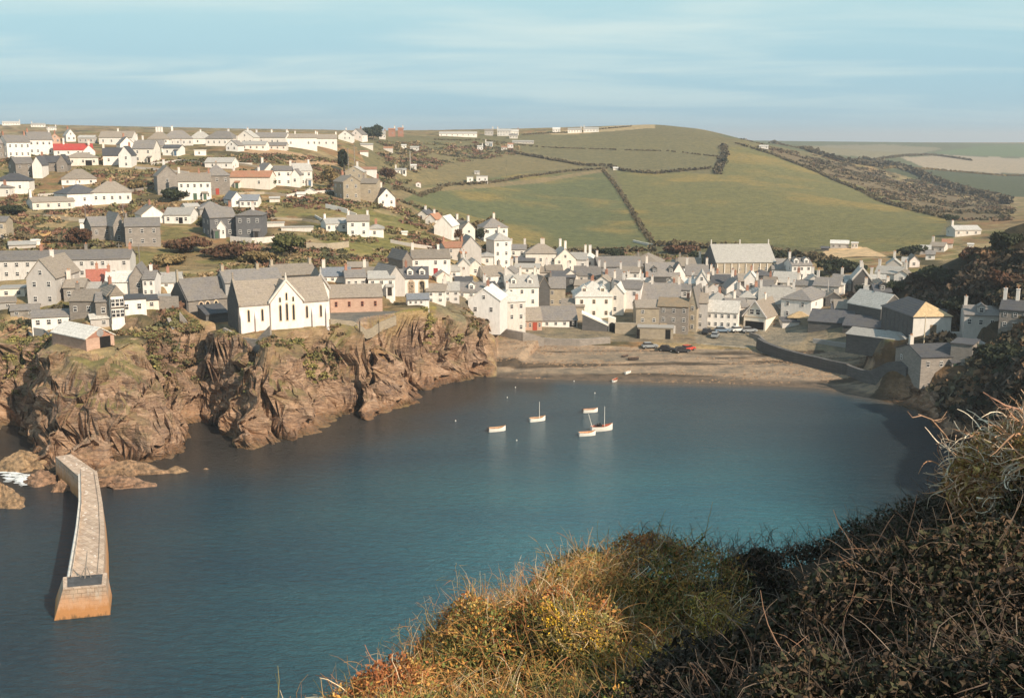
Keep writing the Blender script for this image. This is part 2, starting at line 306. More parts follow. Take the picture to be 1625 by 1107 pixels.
def leafmat(name, c1, c2, c3=None, scale=.5, rough=.75, attr=False, trans=0.0):
    m, nt, b = new_mat(name); g = nd(nt, 'ShaderNodeNewGeometry').outputs['Position']
    if attr:
        a = nd(nt, 'ShaderNodeAttribute', attribute_name='tint').outputs['Color']; c = a
    else:
        f = noise(nt, g, scale, 6, .75); c = mix(nt, mrange(nt, f, .3, .7), c1, c2)
        if c3: c = mix(nt, mrange(nt, noise(nt, g, scale*2.3, 4, .7), .52, .68, 0, .9), c, c3)
        oi = nd(nt, 'ShaderNodeObjectInfo').outputs['Random']
        c = nd(nt, 'ShaderNodeHueSaturation', {'Color': c, 'Value': mrange(nt, oi, 0, 1, .8, 1.2)}).outputs[0]
    nt.links.new(c, b.inputs['Base Color']); b.inputs['Roughness'].default_value = rough; b.inputs['Specular IOR Level'].default_value = .15
    return m
leafmat('leafdark', (.020, .028, .014), (.05, .055, .028)); leafmat('leafgreen', (.05, .06, .022), (.12, .12, .045), (.16, .12, .05)); leafmat('leafred', (.14, .065, .04), (.08, .05, .03), (.09, .08, .035))
leafmat('leafautumn', (.24, .17, .08), (.14, .11, .05), (.30, .2, .09)); leafmat('hedgemat', (.09, .08, .045), (.14, .11, .065), (.19, .125, .07)); leafmat('tint', None, None, attr=True); leafmat('bark', (.10, .08, .06), (.18, .15, .12))

# ---------------------------------------------------------------- mesh building
class MB:
    def __init__(s): s.v = []; s.f = []; s.m = []
    def add(s, V, F, mi=0):
        n = len(s.v); s.v += [tuple(p) for p in V]; s.f += [tuple(i+n for i in q) for q in F]; s.m += [mi]*len(F); return s
    def box(s, x0, x1, y0, y1, z0, z1, mi=0, skip=()):
        V = [(x0,y0,z0),(x1,y0,z0),(x1,y1,z0),(x0,y1,z0),(x0,y0,z1),(x1,y0,z1),(x1,y1,z1),(x0,y1,z1)]
        F = [(0,3,2,1),(4,5,6,7),(0,1,5,4),(1,2,6,5),(2,3,7,6),(3,0,4,7)]
        return s.add(V, [q for i, q in enumerate(F) if i not in skip], mi)
    def prism(s, poly, axis, a, b, mi=0):      # poly of 2-D points extruded along axis
        n = len(poly); V = []
        for t in (a, b):
            for p in poly:
                V.append((t, p[0], p[1]) if axis == 'x' else (p[0], t, p[1]) if axis == 'y' else (p[0], p[1], t))
        F = [tuple(range(n)), tuple(range(2*n-1, n-1, -1))] + [(i, i+n, (i+1) % n+n, (i+1) % n) for i in range(n)]
        return s.add(V, F, mi)
    def tube(s, pts, rad, k=6, mi=0, cap=True):
        pts = [np.array(p, float) for p in pts]; n = len(pts); V = []
        for i, p in enumerate(pts):
            t = pts[min(i+1, n-1)] - pts[max(i-1, 0)]; t /= np.linalg.norm(t)+1e-9
            u = np.cross(t, (0, 0, 1) if abs(t[2]) < .9 else (1, 0, 0)); u /= np.linalg.norm(u); w = np.cross(t, u)
            r = rad[i] if hasattr(rad, '__len__') else rad
            V += [p + r*(u*cos(2*pi*j/k) + w*sin(2*pi*j/k)) for j in range(k)]
        F = [(i*k+j, i*k+(j+1) % k, (i+1)*k+(j+1) % k, (i+1)*k+j) for i in range(n-1) for j in range(k)]
        if cap: F += [tuple(range(k-1, -1, -1)), tuple((n-1)*k+j for j in range(k))]
        return s.add(V, F, mi)
    def mesh(s, name, mats):
        me = bpy.data.meshes.new(name); me.from_pydata(s.v, [], s.f)
        for m in ([mats] if isinstance(mats, str) else mats): me.materials.append(MATS[m])
        if any(s.m): me.polygons.foreach_set('material_index', s.m)
        import bmesh as _b
        bm = _b.new(); bm.from_mesh(me); _b.ops.recalc_face_normals(bm, faces=bm.faces); bm.to_mesh(me); bm.free()
        return me
    def obj(s, name, mats, parent=None, smooth=False):
        me = s.mesh(name, mats)
        if smooth: me.polygons.foreach_set('use_smooth', [True]*len(me.polygons))
        return link(name, me, parent)
def link(name, me, parent=None, loc=(0,0,0), rz=0, sc=None):
    o = bpy.data.objects.new(name, me); COL.objects.link(o); o.location = loc; o.rotation_euler = (0, 0, rz)
    if sc: o.scale = sc
    if parent: o.parent = parent
    return o
LABELS = {}
def tag(o, label, cat, group=None, kind=None):
    LABELS.setdefault(label, []).append(o.name)
    o['label'] = label; o['category'] = cat
    if group: o['group'] = group
    if kind: o['kind'] = kind
    return o
def empty(name, loc, rz, label, cat, group=None):
    o = bpy.data.objects.new(name, None); COL.objects.link(o); o.location = loc; o.rotation_euler = (0, 0, rz); o.empty_display_size = .5
    return tag(o, label, cat, group)
def fast_mesh(name, V, F, mats, mi=None, tint=None, smooth=False):   # V (n,3), F (m,4) or (m,3) arrays
    me = bpy.data.meshes.new(name); k = F.shape[1]
    me.vertices.add(len(V)); me.vertices.foreach_set('co', np.asarray(V, np.float32).ravel())
    me.loops.add(F.size); me.loops.foreach_set('vertex_index', F.astype(np.int32).ravel())
    me.polygons.add(len(F)); me.polygons.foreach_set('loop_start', np.arange(0, F.size, k, dtype=np.int32))
    if mi is not None: me.polygons.foreach_set('material_index', mi.astype(np.int32))
    me.polygons.foreach_set('use_smooth', np.full(len(F), smooth))
    for m in ([mats] if isinstance(mats, str) else mats): me.materials.append(MATS[m])
    if tint is not None:
        at = me.attributes.new('tint', 'FLOAT_COLOR', 'POINT'); c = np.ones((len(V), 4), np.float32); c[:, :3] = tint; at.data.foreach_set('color', c.ravel())
    me.update(calc_edges=True); return me

# ---------------------------------------------------------------- ground
az = np.concatenate([np.linspace(-180, -40, 50)[:-1], np.linspace(-40, -28, 40)[:-1], np.linspace(-28, 30, 860)[:-1], np.linspace(30, 55, 110)[:-1], np.linspace(55, 180, 60)[:-1]])
rr = np.concatenate([np.linspace(.3, 3, 8)[:-1], np.geomspace(3, 45, 150)[:-1], np.linspace(45, 160, 90)[:-1], np.linspace(160, 300, 300)[:-1], np.linspace(300, 430, 130)[:-1], np.geomspace(430, 1300, 170)[:-1], np.geomspace(1300, 3000, 60)[:-1], np.geomspace(3000, 16000, 25)])
NA, NR = len(az), len(rr)
aa, r2 = np.meshgrid(np.radians(az), rr, indexing='ij'); gx = (r2*np.sin(aa)).ravel(); gy = (r2*np.cos(aa)).ravel()
gz, gs, gsl, gs2, gL = H(gx, gy, True)
rock = np.clip((gsl-.3)/.5, 0, 1) * sstep(-2, 1, gs2) * (1 - sstep(13, 17 , gs2 + fbm(gx, gy, 9, 3, 71)*14))
inview = sstep(60, 130, np.hypot(gx, gy))
rock = rock*inview*(1-sstep(.80, .97, gz/np.maximum(gL, 1) + fbm(gx, gy, 6, 3, 72)*.5)*sstep(5, 9, gz)*.9)
rock = rock*(1-.7*sstep(55, 70, gx)*sstep(2, 5, gz+fbm(gx, gy, 8, 3, 73)*8))
# craggy sideways displacement of the cliffs
q = gx*.55 + gz*1.0 + gy*.2
rd = lambda v: 1-np.abs(v)*4
dxn = (fbm(gx*.7+gz*.6, gy*.5+gz*1.1, 6, 4, 41)*5.0 + fbm(q, gy, 2.2, 3, 43)*2.4 - np.clip(rd(fbm(gx*1.0-gz*.45, gy*.4, 7, 3, 45)), 0, 1)*2.2)*rock
# slaty ledges dipping to the right
u_ = gx*.80 + gz*.95 + gy*.15 + fbm(gx, gz+gy, 7, 3, 48)*5
fr = lambda v: v-np.floor(v)
led = (fr(u_/6.2)-.5)*3.0 + (fr(u_/2.4+.3)-.5)*.9 + (fr((gx*.9-gz*.5+fbm(gx, gy, 6, 3, 49)*6)/7.3)-.5)*2.2
dzn = fbm(gx+gz*.5, gy-gz*.8, 3.2, 3, 47)*1.8*rock
zz = gz + dzn; X2 = gx + dxn + led*rock*.30; Y2 = gy - np.abs(dxn)*.5 - led*rock*.75
ppx, ppy, pz = proj(gx, gy, gz); ppx = np.where(pz > 0, ppx, -9999)
cov = np.zeros((len(gx), 3)); n1 = fbm(gx, gy, 22, 5, 51); n2 = fbm(gx, gy, 7, 4, 52); n3 = fbm(gx, gy, 60, 3, 53)
def lerp(c, col, w): return c*(1-w[:, None]) + np.array(col)*w[:, None]
cov[:] = (.215, .165, .095)
cov = lerp(cov, (.25, .155, .085), sstep(-.02, .12, n1)); cov = lerp(cov, (.165, .155, .065), sstep(.0, .14, n2)*.8); cov = lerp(cov, (.33, .255, .15), sstep(.06, .16, fbm(gx+50, gy*1.5, 9, 3, 57))*.8); cov = lerp(cov, (.10, .085, .05), sstep(.08, .2, fbm(gx, gy, 12, 4, 54)))
def region(poly, col, y0=0, y1=1e9, w=1.0, soft=2.5):
    global cov
    wx = ppx + fbm(gx, gy, 14, 3, 61)*soft*2; wy = ppy + fbm(gx, gy, 14, 3, 62)*soft
    m = inpoly(wx, wy, [p[0] for p in poly], [p[1] for p in poly]) & (gy > y0) & (gy < y1)
    cov = lerp(cov, col, m*w)
    return m
# fields of the hill, seen patch by patch
region([(560,225),(640,215),(700,217),(830,212),(1040,194),(1160,213),(1260,235),(1600,345),(1520,352),(1480,400),(1290,410),(1000,405),(830,395),(740,352),(640,322),(600,290)], (.155,.138,.078), 395)
region([(600,262),(640,240),(820,240),(960,262),(900,268),(820,274),(625,300)], (.185,.155,.085), 500)
region([(640,222),(830,215),(960,212),(1140,226),(1140,268),(1000,266),(820,240),(640,240)], (.155,.140,.078), 600)
F2 = region([(625,303),(820,277),(960,274),(1035,392),(820,392),(745,352),(660,332)], (.122,.132,.068), 395)
F1 = region([(975,270),(1135,276),(1150,234),(1200,234),(1350,290),(1505,347),(1480,388),(1400,402),(1290,392),(1040,390),(1000,330)], (.155,.148,.070), 395)
cov = lerp(cov, (.25, .19, .075), (F1 | F2)*sstep(-.02, .2, n3 + n1*.4)*.75)
region([(1040,380),(1180,384),(1300,392),(1290,412),(1040,402)], (.085,.09,.045), 380, 1e9, .5, 9)
region([(850,212),(900,206),(1040,195),(1040,203),(900,214)], (.36,.28,.17), 850)
region([(1200,232),(1350,262),(1470,300),(1600,335),(1600,350),(1505,347),(1350,290),(1260,255)], (.16,.125,.08), 500)
region([(1130,213),(1300,224),(1625,228),(1700,228),(1700,300),(1500,290),(1300,245)], (.11,.12,.075), 800)
region([(1250,232),(1400,229),(1500,235),(1440,248),(1400,252),(1330,246)], (.21,.19,.135), 1000)
region([(1430,250),(1500,246),(1700,254),(1700,279),(1620,277),(1520,271),(1470,268)], (.31,.26,.205), 1000)
region([(1480,243),(1560,231),(1700,229),(1700,252),(1520,246)], (.12,.155,.085), 1000)
region([(1400,268),(1520,272),(1700,280),(1700,330),(1600,318),(1500,300)], (.075,.085,.05), 900)
region([(380,240),(420,234),(480,245),(560,262),(480,262)], (.42,.28,.18), 400, 640)
region([(1298,412),(1310,396),(1340,390),(1375,392),(1410,408),(1360,406)], (.52,.38,.24), 300, 520, 1, 1)
region([(20,388),(40,372),(70,364),(98,372),(95,388),(40,392)], (.50,.32,.15), 200, 400, 1, 2)
region([(0,346),(60,340),(110,352),(100,362),(40,360),(0,352)], (.36,.26,.15), 200, 420, .8, 2)
region([(500,355),(600,362),(640,385),(660,410),(560,402),(480,372)], (.15,.15,.055), 250, 420, .8, 5)
region([(500,378),(640,372),(680,405),(560,412)], (.20,.18,.07), 250, 420, .5, 5)
region([(560,330),(640,345),(700,385),(640,372),(560,350)], (.17,.17,.06), 250, 450, .6, 5)
region([(400,318),(540,318),(560,340),(430,345)], (.17,.17,.07), 250, 460, .6, 5)
region([(524,505),(524,492),(660,494),(640,503),(600,512),(560,516)], (.17,.165,.16), 190, 300, 1, .6)      # tarmac yard
region([(1105,545),(1100,520),(1240,510),(1290,520),(1270,545),(1180,552)], (.30,.27,.23), 240, 320, 1, 1)
region([(1520,462),(1520,446),(1545,440),(1565,452),(1560,464)], (.55,.32,.12), 180, 300, 1, 1)
region([(560,520),(600,505),(650,490),(720,484),(775,508),(800,535),(780,545),(740,520),(690,508),(620,520)], (.26,.225,.07), 225, 300, .85, 3)
region([(630,322),(560,318),(600,306),(660,299),(760,292),(850,284),(960,268),(965,271),(860,290),(760,299),(660,306)], (.27,.20,.12), 395, 900, .7, 1)
dk = region([(1330,556),(1450,548),(1560,540),(1640,600),(1640,760),(1480,700),(1380,640),(1290,600)], (.060,.050,.038), 140, 270, .9, 3)  # shade of the cliff foot and sea wall painted into the ground cover
dk = region([(1480,420),(1520,395),(1640,330),(1900,280),(1900,900),(1500,800),(1500,640),(1400,640),(1300,610),(1330,560),(1420,540),(1450,500),(1380,455)], (.050,.043,.030), 60, 330, 1, 3)  # dark brown scrub ground, with the right side's shade darkened into it
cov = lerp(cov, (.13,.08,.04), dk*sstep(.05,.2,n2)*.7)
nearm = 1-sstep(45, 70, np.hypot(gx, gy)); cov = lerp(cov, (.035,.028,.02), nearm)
town = inpoly(ppx, ppy, [700,790,900,1130,1300,1420,1400,1300,1120,900,780,690], [470,430,405,400,430,470,560,560,545,540,540,500]) & (gy > 230) & (gy < 420)
cov = lerp(cov, (.20,.175,.14), town*.75)
sand = ((gsl < .35) & (gs < 27) & (gy > 200) & (gz < 5.2))*1.0
cov = lerp(cov, (.30,.232,.18), sand); cov = lerp(cov, (.24,.195,.155), sand*sstep(-.05, .12, fbm(gx*.35, gy*1.6, 8, 4, 81))); cov = lerp(cov, (.09,.07,.055), sand*sstep(.03, .12, fbm(gx*.25, gy*1.8, 7, 4, 83)))
cov = lerp(cov, (.14,.11,.09), sand*(1-sstep(.25, .8, gz)))
idx = np.arange(NA*NR).reshape(NA, NR); i2 = np.roll(idx, -1, 0)
Fq = np.stack([idx[:, :-1], idx[:, 1:], i2[:, 1:], i2[:, :-1]], -1).reshape(-1, 4)
m, nt, b = new_mat('land')
at = nd(nt, 'ShaderNodeAttribute', attribute_name='tint').outputs['Color']; rk_ = nd(nt, 'ShaderNodeAttribute', attribute_name='rock').outputs['Fac']
geo = nd(nt, 'ShaderNodeNewGeometry'); P_ = geo.outputs['Position']; sp = nd(nt, 'ShaderNodeSeparateXYZ', {0: P_}); nz = nd(nt, 'ShaderNodeSeparateXYZ', {0: geo.outputs['Normal']}).outputs[2]
fA = noise(nt, P_, .35, 10, .72); fB = noise(nt, P_, 1.6, 6, .7)
fC = noise(nt, nd(nt, 'ShaderNodeMapping', {'Vector': P_, 'Rotation': (0, 0, R(-35)), 'Scale': (.25, 1., 1)}).outputs[0], .5, 8, .8)
vg = mix(nt, mrange(nt, math2(nt, 'ADD', math2(nt, 'MULTIPLY', fA, .5), math2(nt, 'MULTIPLY', fC, .5)), .38, .62), mix(nt, 1.0, at, (.50, .56, .58), 'MULTIPLY'), mix(nt, 1.0, at, (1.52, 1.38, 1.15), 'MULTIPLY'))
vg = mix(nt, mrange(nt, fB, .55, .75, 0, .5), vg, mix(nt, 1.0, at, (.4, .4, .36), 'MULTIPLY'))
mpr = nd(nt, 'ShaderNodeMapping', {'Vector': P_, 'Rotation': (R(20), R(-38), R(15)), 'Scale': (.25, .5, 1.6)}).outputs[0]
st = noise(nt, mpr, .7, 8, .7, .8); st2 = noise(nt, P_, .14, 6, .65, .4); st3 = noise(nt, mpr, 2.6, 6, .75, .3)
vo1 = nd(nt, 'ShaderNodeTexVoronoi', {'Vector': nd(nt, 'ShaderNodeMapping', {'Vector': mix(nt, .25, P_, nd(nt, 'ShaderNodeTexNoise', {'Vector': P_, 'Scale': .5, 'Detail': 4.}).outputs['Color'], 'ADD'), 'Rotation': (R(15), R(-50), R(15)), 'Scale': (.22, .5, .75)}).outputs[0], 'Scale': 1.0}, feature='DISTANCE_TO_EDGE').outputs['Distance']
vc = nd(nt, 'ShaderNodeTexVoronoi', {'Vector': nd(nt, 'ShaderNodeMapping', {'Vector': P_, 'Rotation': (R(15), R(-50), R(15)), 'Scale': (.16, .4, .6)}).outputs[0], 'Scale': 1.0}).outputs['Color']
vcr = nd(nt, 'ShaderNodeSeparateColor', {0: vc}).outputs[0]
rc = mix(nt, mrange(nt, st2, .38, .62), (.29, .19, .13), (.44, .28, .17))
rc = mix(nt, mrange(nt, st, .48, .66), rc, (.57, .405, .285)); rc = mix(nt, mrange(nt, st, .30, .46, 1, 0), rc, (.17, .13, .115))
rc = mix(nt, mrange(nt, st3, .52, .64, 0, .75), rc, (.10, .072, .06)); rc = mix(nt, mrange(nt, fB, .60, .75, 0, .55), rc, (.60, .47, .38))
pk = noise(nt, P_, .22, 5, .7, .3); rc = mix(nt, mrange(nt, pk, .56, .68, 0, .6), rc, (.20, .165, .085))
rc = mix(nt, mrange(nt, vcr, .0, 1., .0, .40), rc, mix(nt, 1.0, rc, (.45, .42, .42), 'MULTIPLY')); rc = mix(nt, mrange(nt, vo1, .0, .03, .3, 0), rc, (.045, .036, .03))
wet = mrange(nt, sp.outputs[2], .5, 1.8, 1, 0); rc = mix(nt, math2(nt, 'MULTIPLY', wet, .8), rc, (.06, .045, .038))
band = mrange(nt, sp.outputs[2], 1.6, 3.4, .5, 0); rc = mix(nt, math2(nt, 'MULTIPLY', band, mrange(nt, fB, .4, .6)), rc, (.34, .17, .08))
steep = mrange(nt, nz, .60, .84, 1, 0); green = mrange(nt, math2(nt, 'ADD', nz, math2(nt, 'MULTIPLY', fB, .4)), .85, 1.05, 0, 1)
fac = math2(nt, 'MULTIPLY', rk_, math2(nt, 'SUBTRACT', 1.0, math2(nt, 'MULTIPLY', green, mrange(nt, sp.outputs[2], 4, 9, 0, .9))))
steepall = math2(nt, 'MULTIPLY', mrange(nt, nz, .50, .68, .6, 0), mrange(nt, sp.outputs[2], 1, 3))
fac = math2(nt, 'MAXIMUM', fac, math2(nt, 'MULTIPLY', steepall, mrange(nt, sp.outputs[0], 55, 75, 1, .15)))
c = mix(nt, fac, vg, rc)
nt.links.new(c, b.inputs['Base Color']); b.inputs['Roughness'].default_value = .95; b.inputs['Specular IOR Level'].default_value = .1
hgt = math2(nt, 'ADD', math2(nt, 'MULTIPLY', math2(nt, 'ADD', st, math2(nt, 'ADD', math2(nt, 'MULTIPLY', vcr, .7), mrange(nt, vo1, 0, .1, -.2, 0))), rk_), math2(nt, 'MULTIPLY', fA, .8))
bp = nd(nt, 'ShaderNodeBump', {'Height': hgt, 'Strength': .75, 'Distance': 1.3}); nt.links.new(bp.outputs[0], b.inputs['Normal'])
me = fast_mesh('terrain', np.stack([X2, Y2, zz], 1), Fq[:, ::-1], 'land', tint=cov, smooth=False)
ar = me.attributes.new('rock', 'FLOAT', 'POINT'); ar.data.foreach_set('value', rock.astype(np.float32))
ground = link('ground', me); tag(ground, 'rocky cliffs, beach, scrubby hillside and rolling fields around the harbour', 'ground', kind='structure')

# ---------------------------------------------------------------- sea
m, nt, b = new_mat('seawater'); P_ = nd(nt, 'ShaderNodeNewGeometry').outputs['Position']; sp = nd(nt, 'ShaderNodeSeparateXYZ', {0: P_})
dp = nd(nt, 'ShaderNodeAttribute', attribute_name='tint').outputs['Color']
mw = nd(nt, 'ShaderNodeMapping', {'Vector': P_, 'Rotation': (0, 0, R(25)), 'Scale': (.5, 1.1, 1)}).outputs[0]
big = noise(nt, nd(nt, 'ShaderNodeMapping', {'Vector': P_, 'Scale': (.4, 1., 1)}).outputs[0], .05, 5, .6)
c = mix(nt, mrange(nt, big, .35, .65, 0, .8), dp, mix(nt, 1.0, dp, (.55, .68, .80), 'MULTIPLY'))
nt.links.new(c, b.inputs['Base Color']); b.inputs['Roughness'].default_value = .16; b.inputs['IOR'].default_value = 1.33; b.inputs['Specular IOR Level'].default_value = .42
w1 = noise(nt, mw, .9, 6, .68, .3); w2 = noise(nt, mw, 3.2, 3, .6)
hh = math2(nt, 'ADD', math2(nt, 'MULTIPLY', w1, 1.0), math2(nt, 'MULTIPLY', w2, .25))
bp = nd(nt, 'ShaderNodeBump', {'Height': hh, 'Strength': 1.0, 'Distance': 1.1}); nt.links.new(bp.outputs[0], b.inputs['Normal'])
xs = np.concatenate([[-9000, -3000, -900, -500], np.linspace(-320, 160, 120), [400, 1200, 9000]]); ys = np.concatenate([[-9000, -2000, -400], np.linspace(-60, 300, 130), [600, 2000, 9000]])
wx, wy = np.meshgrid(xs, ys, indexing='ij'); wx = wx.ravel(); wy = wy.ravel()
ws, _ = coast(wx, wy); wc = np.zeros((len(wx), 3)); wc[:] = (.017, .042, .060)
wpx, wpy, _z = proj(wx, wy, 0*wx)
teal = np.exp(-(((wx-26)/54)**2 + ((wy-135)/58)**2)); wc = lerp(wc, (.035, .165, .20), np.clip(teal*1.2, 0, 1))
wc = lerp(wc, (.060, .100, .118), np.clip(sstep(165, 240, wy), 0, 1)*.75)
cliff_reflect = sstep(-26, -4, ws + fbm(wx, wy, 18, 3, 91)*14)*(wx < 10); wc = lerp(wc, (.060, .046, .034), cliff_reflect*.9)  # brown reflection of the left cliff painted into the water colour
shore_shade = sstep(-40, -8, ws + fbm(wx, wy, 25, 3, 92)*12)*sstep(25, 60, wx)*(wy > 90)*(1-sstep(195, 245, wy)); wc = lerp(wc, (.016, .024, .030), shore_shade*.85)  # right shore water darkened in colour to blend with the hill's shadow
wc = lerp(wc, (.15, .115, .085), sstep(-6, 0, ws)*(wy > 215)*(wx > -5))
ii = np.arange(len(xs)*len(ys)).reshape(len(xs), len(ys))
Fw = np.stack([ii[:-1, :-1], ii[1:, :-1], ii[1:, 1:], ii[:-1, 1:]], -1).reshape(-1, 4)
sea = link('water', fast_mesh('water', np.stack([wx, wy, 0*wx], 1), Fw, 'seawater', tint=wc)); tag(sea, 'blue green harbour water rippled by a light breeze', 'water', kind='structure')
# ---------------------------------------------------------------- buildings
def _frame(mb, t=.07, d=.10):
    mb.box(-.5, -.5+t, -d, .02, -.5, .5); mb.box(.5-t, .5, -d, .02, -.5, .5)
    mb.box(-.5+t, .5-t, -d, .02, -.5, -.5+t); mb.box(-.5+t, .5-t, -d, .02, .5-t, .5)
    mb.box(-.5+t, .5-t, -d+.03, .02, -.04, .04); mb.box(-.03, .03, -d+.03, .02, .04, .5-t); return mb
WINM = {}
for fm in ('frame', 'framered', 'frametan'):
    WINM[fm] = _frame(MB()).mesh('window_'+fm, fm)
    q = _frame(MB()); q.box(-.44, .44, -.03, .01, -.44, .44, 1); WINM[fm+'_far'] = q.mesh('window_far_'+fm, [fm, 'glass'])
PANE = MB().box(-.44, .44, -.04, .01, -.44, .44).mesh('pane', 'glass')
DOORM = {k: MB().box(-.5, .5, -.07, .02, 0, 1).box(-.6, -.5, -.1, .02, 0, 1.06).box(.5, .6, -.1, .02, 0, 1.06).box(-.5, .5, -.1, .02, 1, 1.06).mesh('door_'+k, k) for k in ('doorred', 'doordark', 'doorgreen', 'doorblue', 'frame')}
def chim_mesh(mat, w=.75, d=.6, h=1.3, pots=2):
    b = MB().box(-w/2, w/2, -d/2, d/2, -1.6, h); b.box(-w/2-.06, w/2+.06, -d/2-.06, d/2+.06, h, h+.12)
    for i in range(pots): b.tube([((i-(pots-1)/2)*.32, 0, h+.12), ((i-(pots-1)/2)*.32, 0, h+.5)], [.11, .09], 6, 1)
    return b.mesh('chimney', [mat, 'pot'])
CHM = {'w': chim_mesh('white'), 's': chim_mesh('greystone'), 'b': chim_mesh('brick'), 't': chim_mesh('tanstone', 1.1, .6, 1.2, 3), 'W': chim_mesh('white', .9, .7, 2.4, 1), 'o': chim_mesh('offwhite', .8, .7, 1.9, 2)}
def window(parent, x, y, z, w, h, rz=0, fm='frame', far=False):
    if far: return link('window', WINM[fm+'_far'], parent, (x, y, z), rz, (w, 1, h))
    o = link('window', WINM[fm], parent, (x, y, z), rz, (w, 1, h)); link('pane', PANE, o); return o
HOUSES = []
def metre(P): return (P[1]*cos(PITCH) - (P[2]-CAMZ)*sin(PITCH))/FOC
def roof_builder(kind, w, dep, h, r, ov=.3, th=.16):
    mb = MB(); e = .03
    if kind in 'gj':       # ridge along x
        yr = dep/2 if kind == 'g' else dep*.5; s = r/yr
        poly = [(-ov, h-ov*s+e), (yr, h+r+e), (dep+ov, h-ov*s+e), (dep+ov, h-ov*s+e+th), (yr, h+r+e+th*1.1), (-ov, h-ov*s+e+th)]
        mb.prism([poly[0], poly[1], poly[4], poly[5]], 'x', -w/2-ov*.6, w/2+ov*.6); mb.prism([poly[1], poly[2], poly[3], poly[4]], 'x', -w/2-ov*.6, w/2+ov*.6)
    elif kind == 'e':      # ridge along y, gable to the front
        s = r/(w/2); o = ov
        A0 = (-w/2-o, h-o*s+e); A1 = (0, h+r+e); A2 = (w/2+o, h-o*s+e)
        mb.prism([A0, A1, (0, A1[1]+th*1.1), (A0[0], A0[1]+th)], 'y', -ov*.6, dep+ov*.6); mb.prism([A1, A2, (A2[0], A2[1]+th), (0, A1[1]+th*1.1)], 'y', -ov*.6, dep+ov*.6)
    elif kind in 'hp':
        x0, x1, y0, y1 = -w/2-ov, w/2+ov, -ov, dep+ov; z0 = h+e
        if kind == 'p' or abs(w-dep) < .5: ra = rb = (0, dep/2)
        elif w > dep: ra = (x0+(y1-y0)/2*.9, dep/2); rb = (x1-(y1-y0)/2*.9, dep/2)
        else: ra = (0, y0+(x1-x0)/2*.9); rb = (0, y1-(x1-x0)/2*.9)
        z1 = h+r+e
        base = [(x0,y0,z0),(x1,y0,z0),(x1,y1,z0),(x0,y1,z0)]; lo = [(a, b_, c-th*.8) for a, b_, c in base]
        V = base + lo + [(ra[0], ra[1], z1), (rb[0]+(1e-3 if ra == rb else 0), rb[1], z1)]
        if w >= dep or kind == 'p': F = [(0,1,9,8),(1,2,9),(2,3,8,9),(3,0,8)]
        else: F = [(0,1,8),(1,2,9,8),(2,3,9),(3,0,8,9)]
        F += [(0,4,5,1),(1,5,6,2),(2,6,7,3),(3,7,4,0),(4,7,6,5)]
        mb.add(V, F)
    elif kind == 'f': mb.box(-w/2-.2, w/2+.2, -.2, dep+.2, h+.01, h+.26)
    elif kind == 'l': mb.prism([(-ov, h+e), (dep+.1, h+r+e), (dep+.1, h+r+e+th), (-ov, h+e+th)], 'x', -w/2-.2, w/2+.2)
    return mb
def wall_builder(kind, w, dep, h, r, found=3.0):
    mb = MB(); x0, x1 = -w/2, w/2
    if kind in 'gj': mb.prism([(0, -found), (dep, -found), (dep, h), (dep/2, h+r), (0, h)], 'x', x0, x1)
    elif kind == 'e': mb.prism([(x0, -found), (x1, -found), (x1, h), (0, h+r), (x0, h)], 'y', 0, dep)
    elif kind == 'l': mb.prism([(0, -found), (dep, -found), (dep, h+r), (0, h)], 'x', x0, x1)
    else: mb.box(x0, x1, 0, dep, -found, h)
    return mb
SHED = ('shed', 'garage', 'hut', 'outbuilding', 'greenhouse', 'barn', 'boathouse')
NMOF = {'house': 'house', 'cottage': 'cottage', 'bungalow': 'bungalow', 'terrace': 'terraced_houses'}
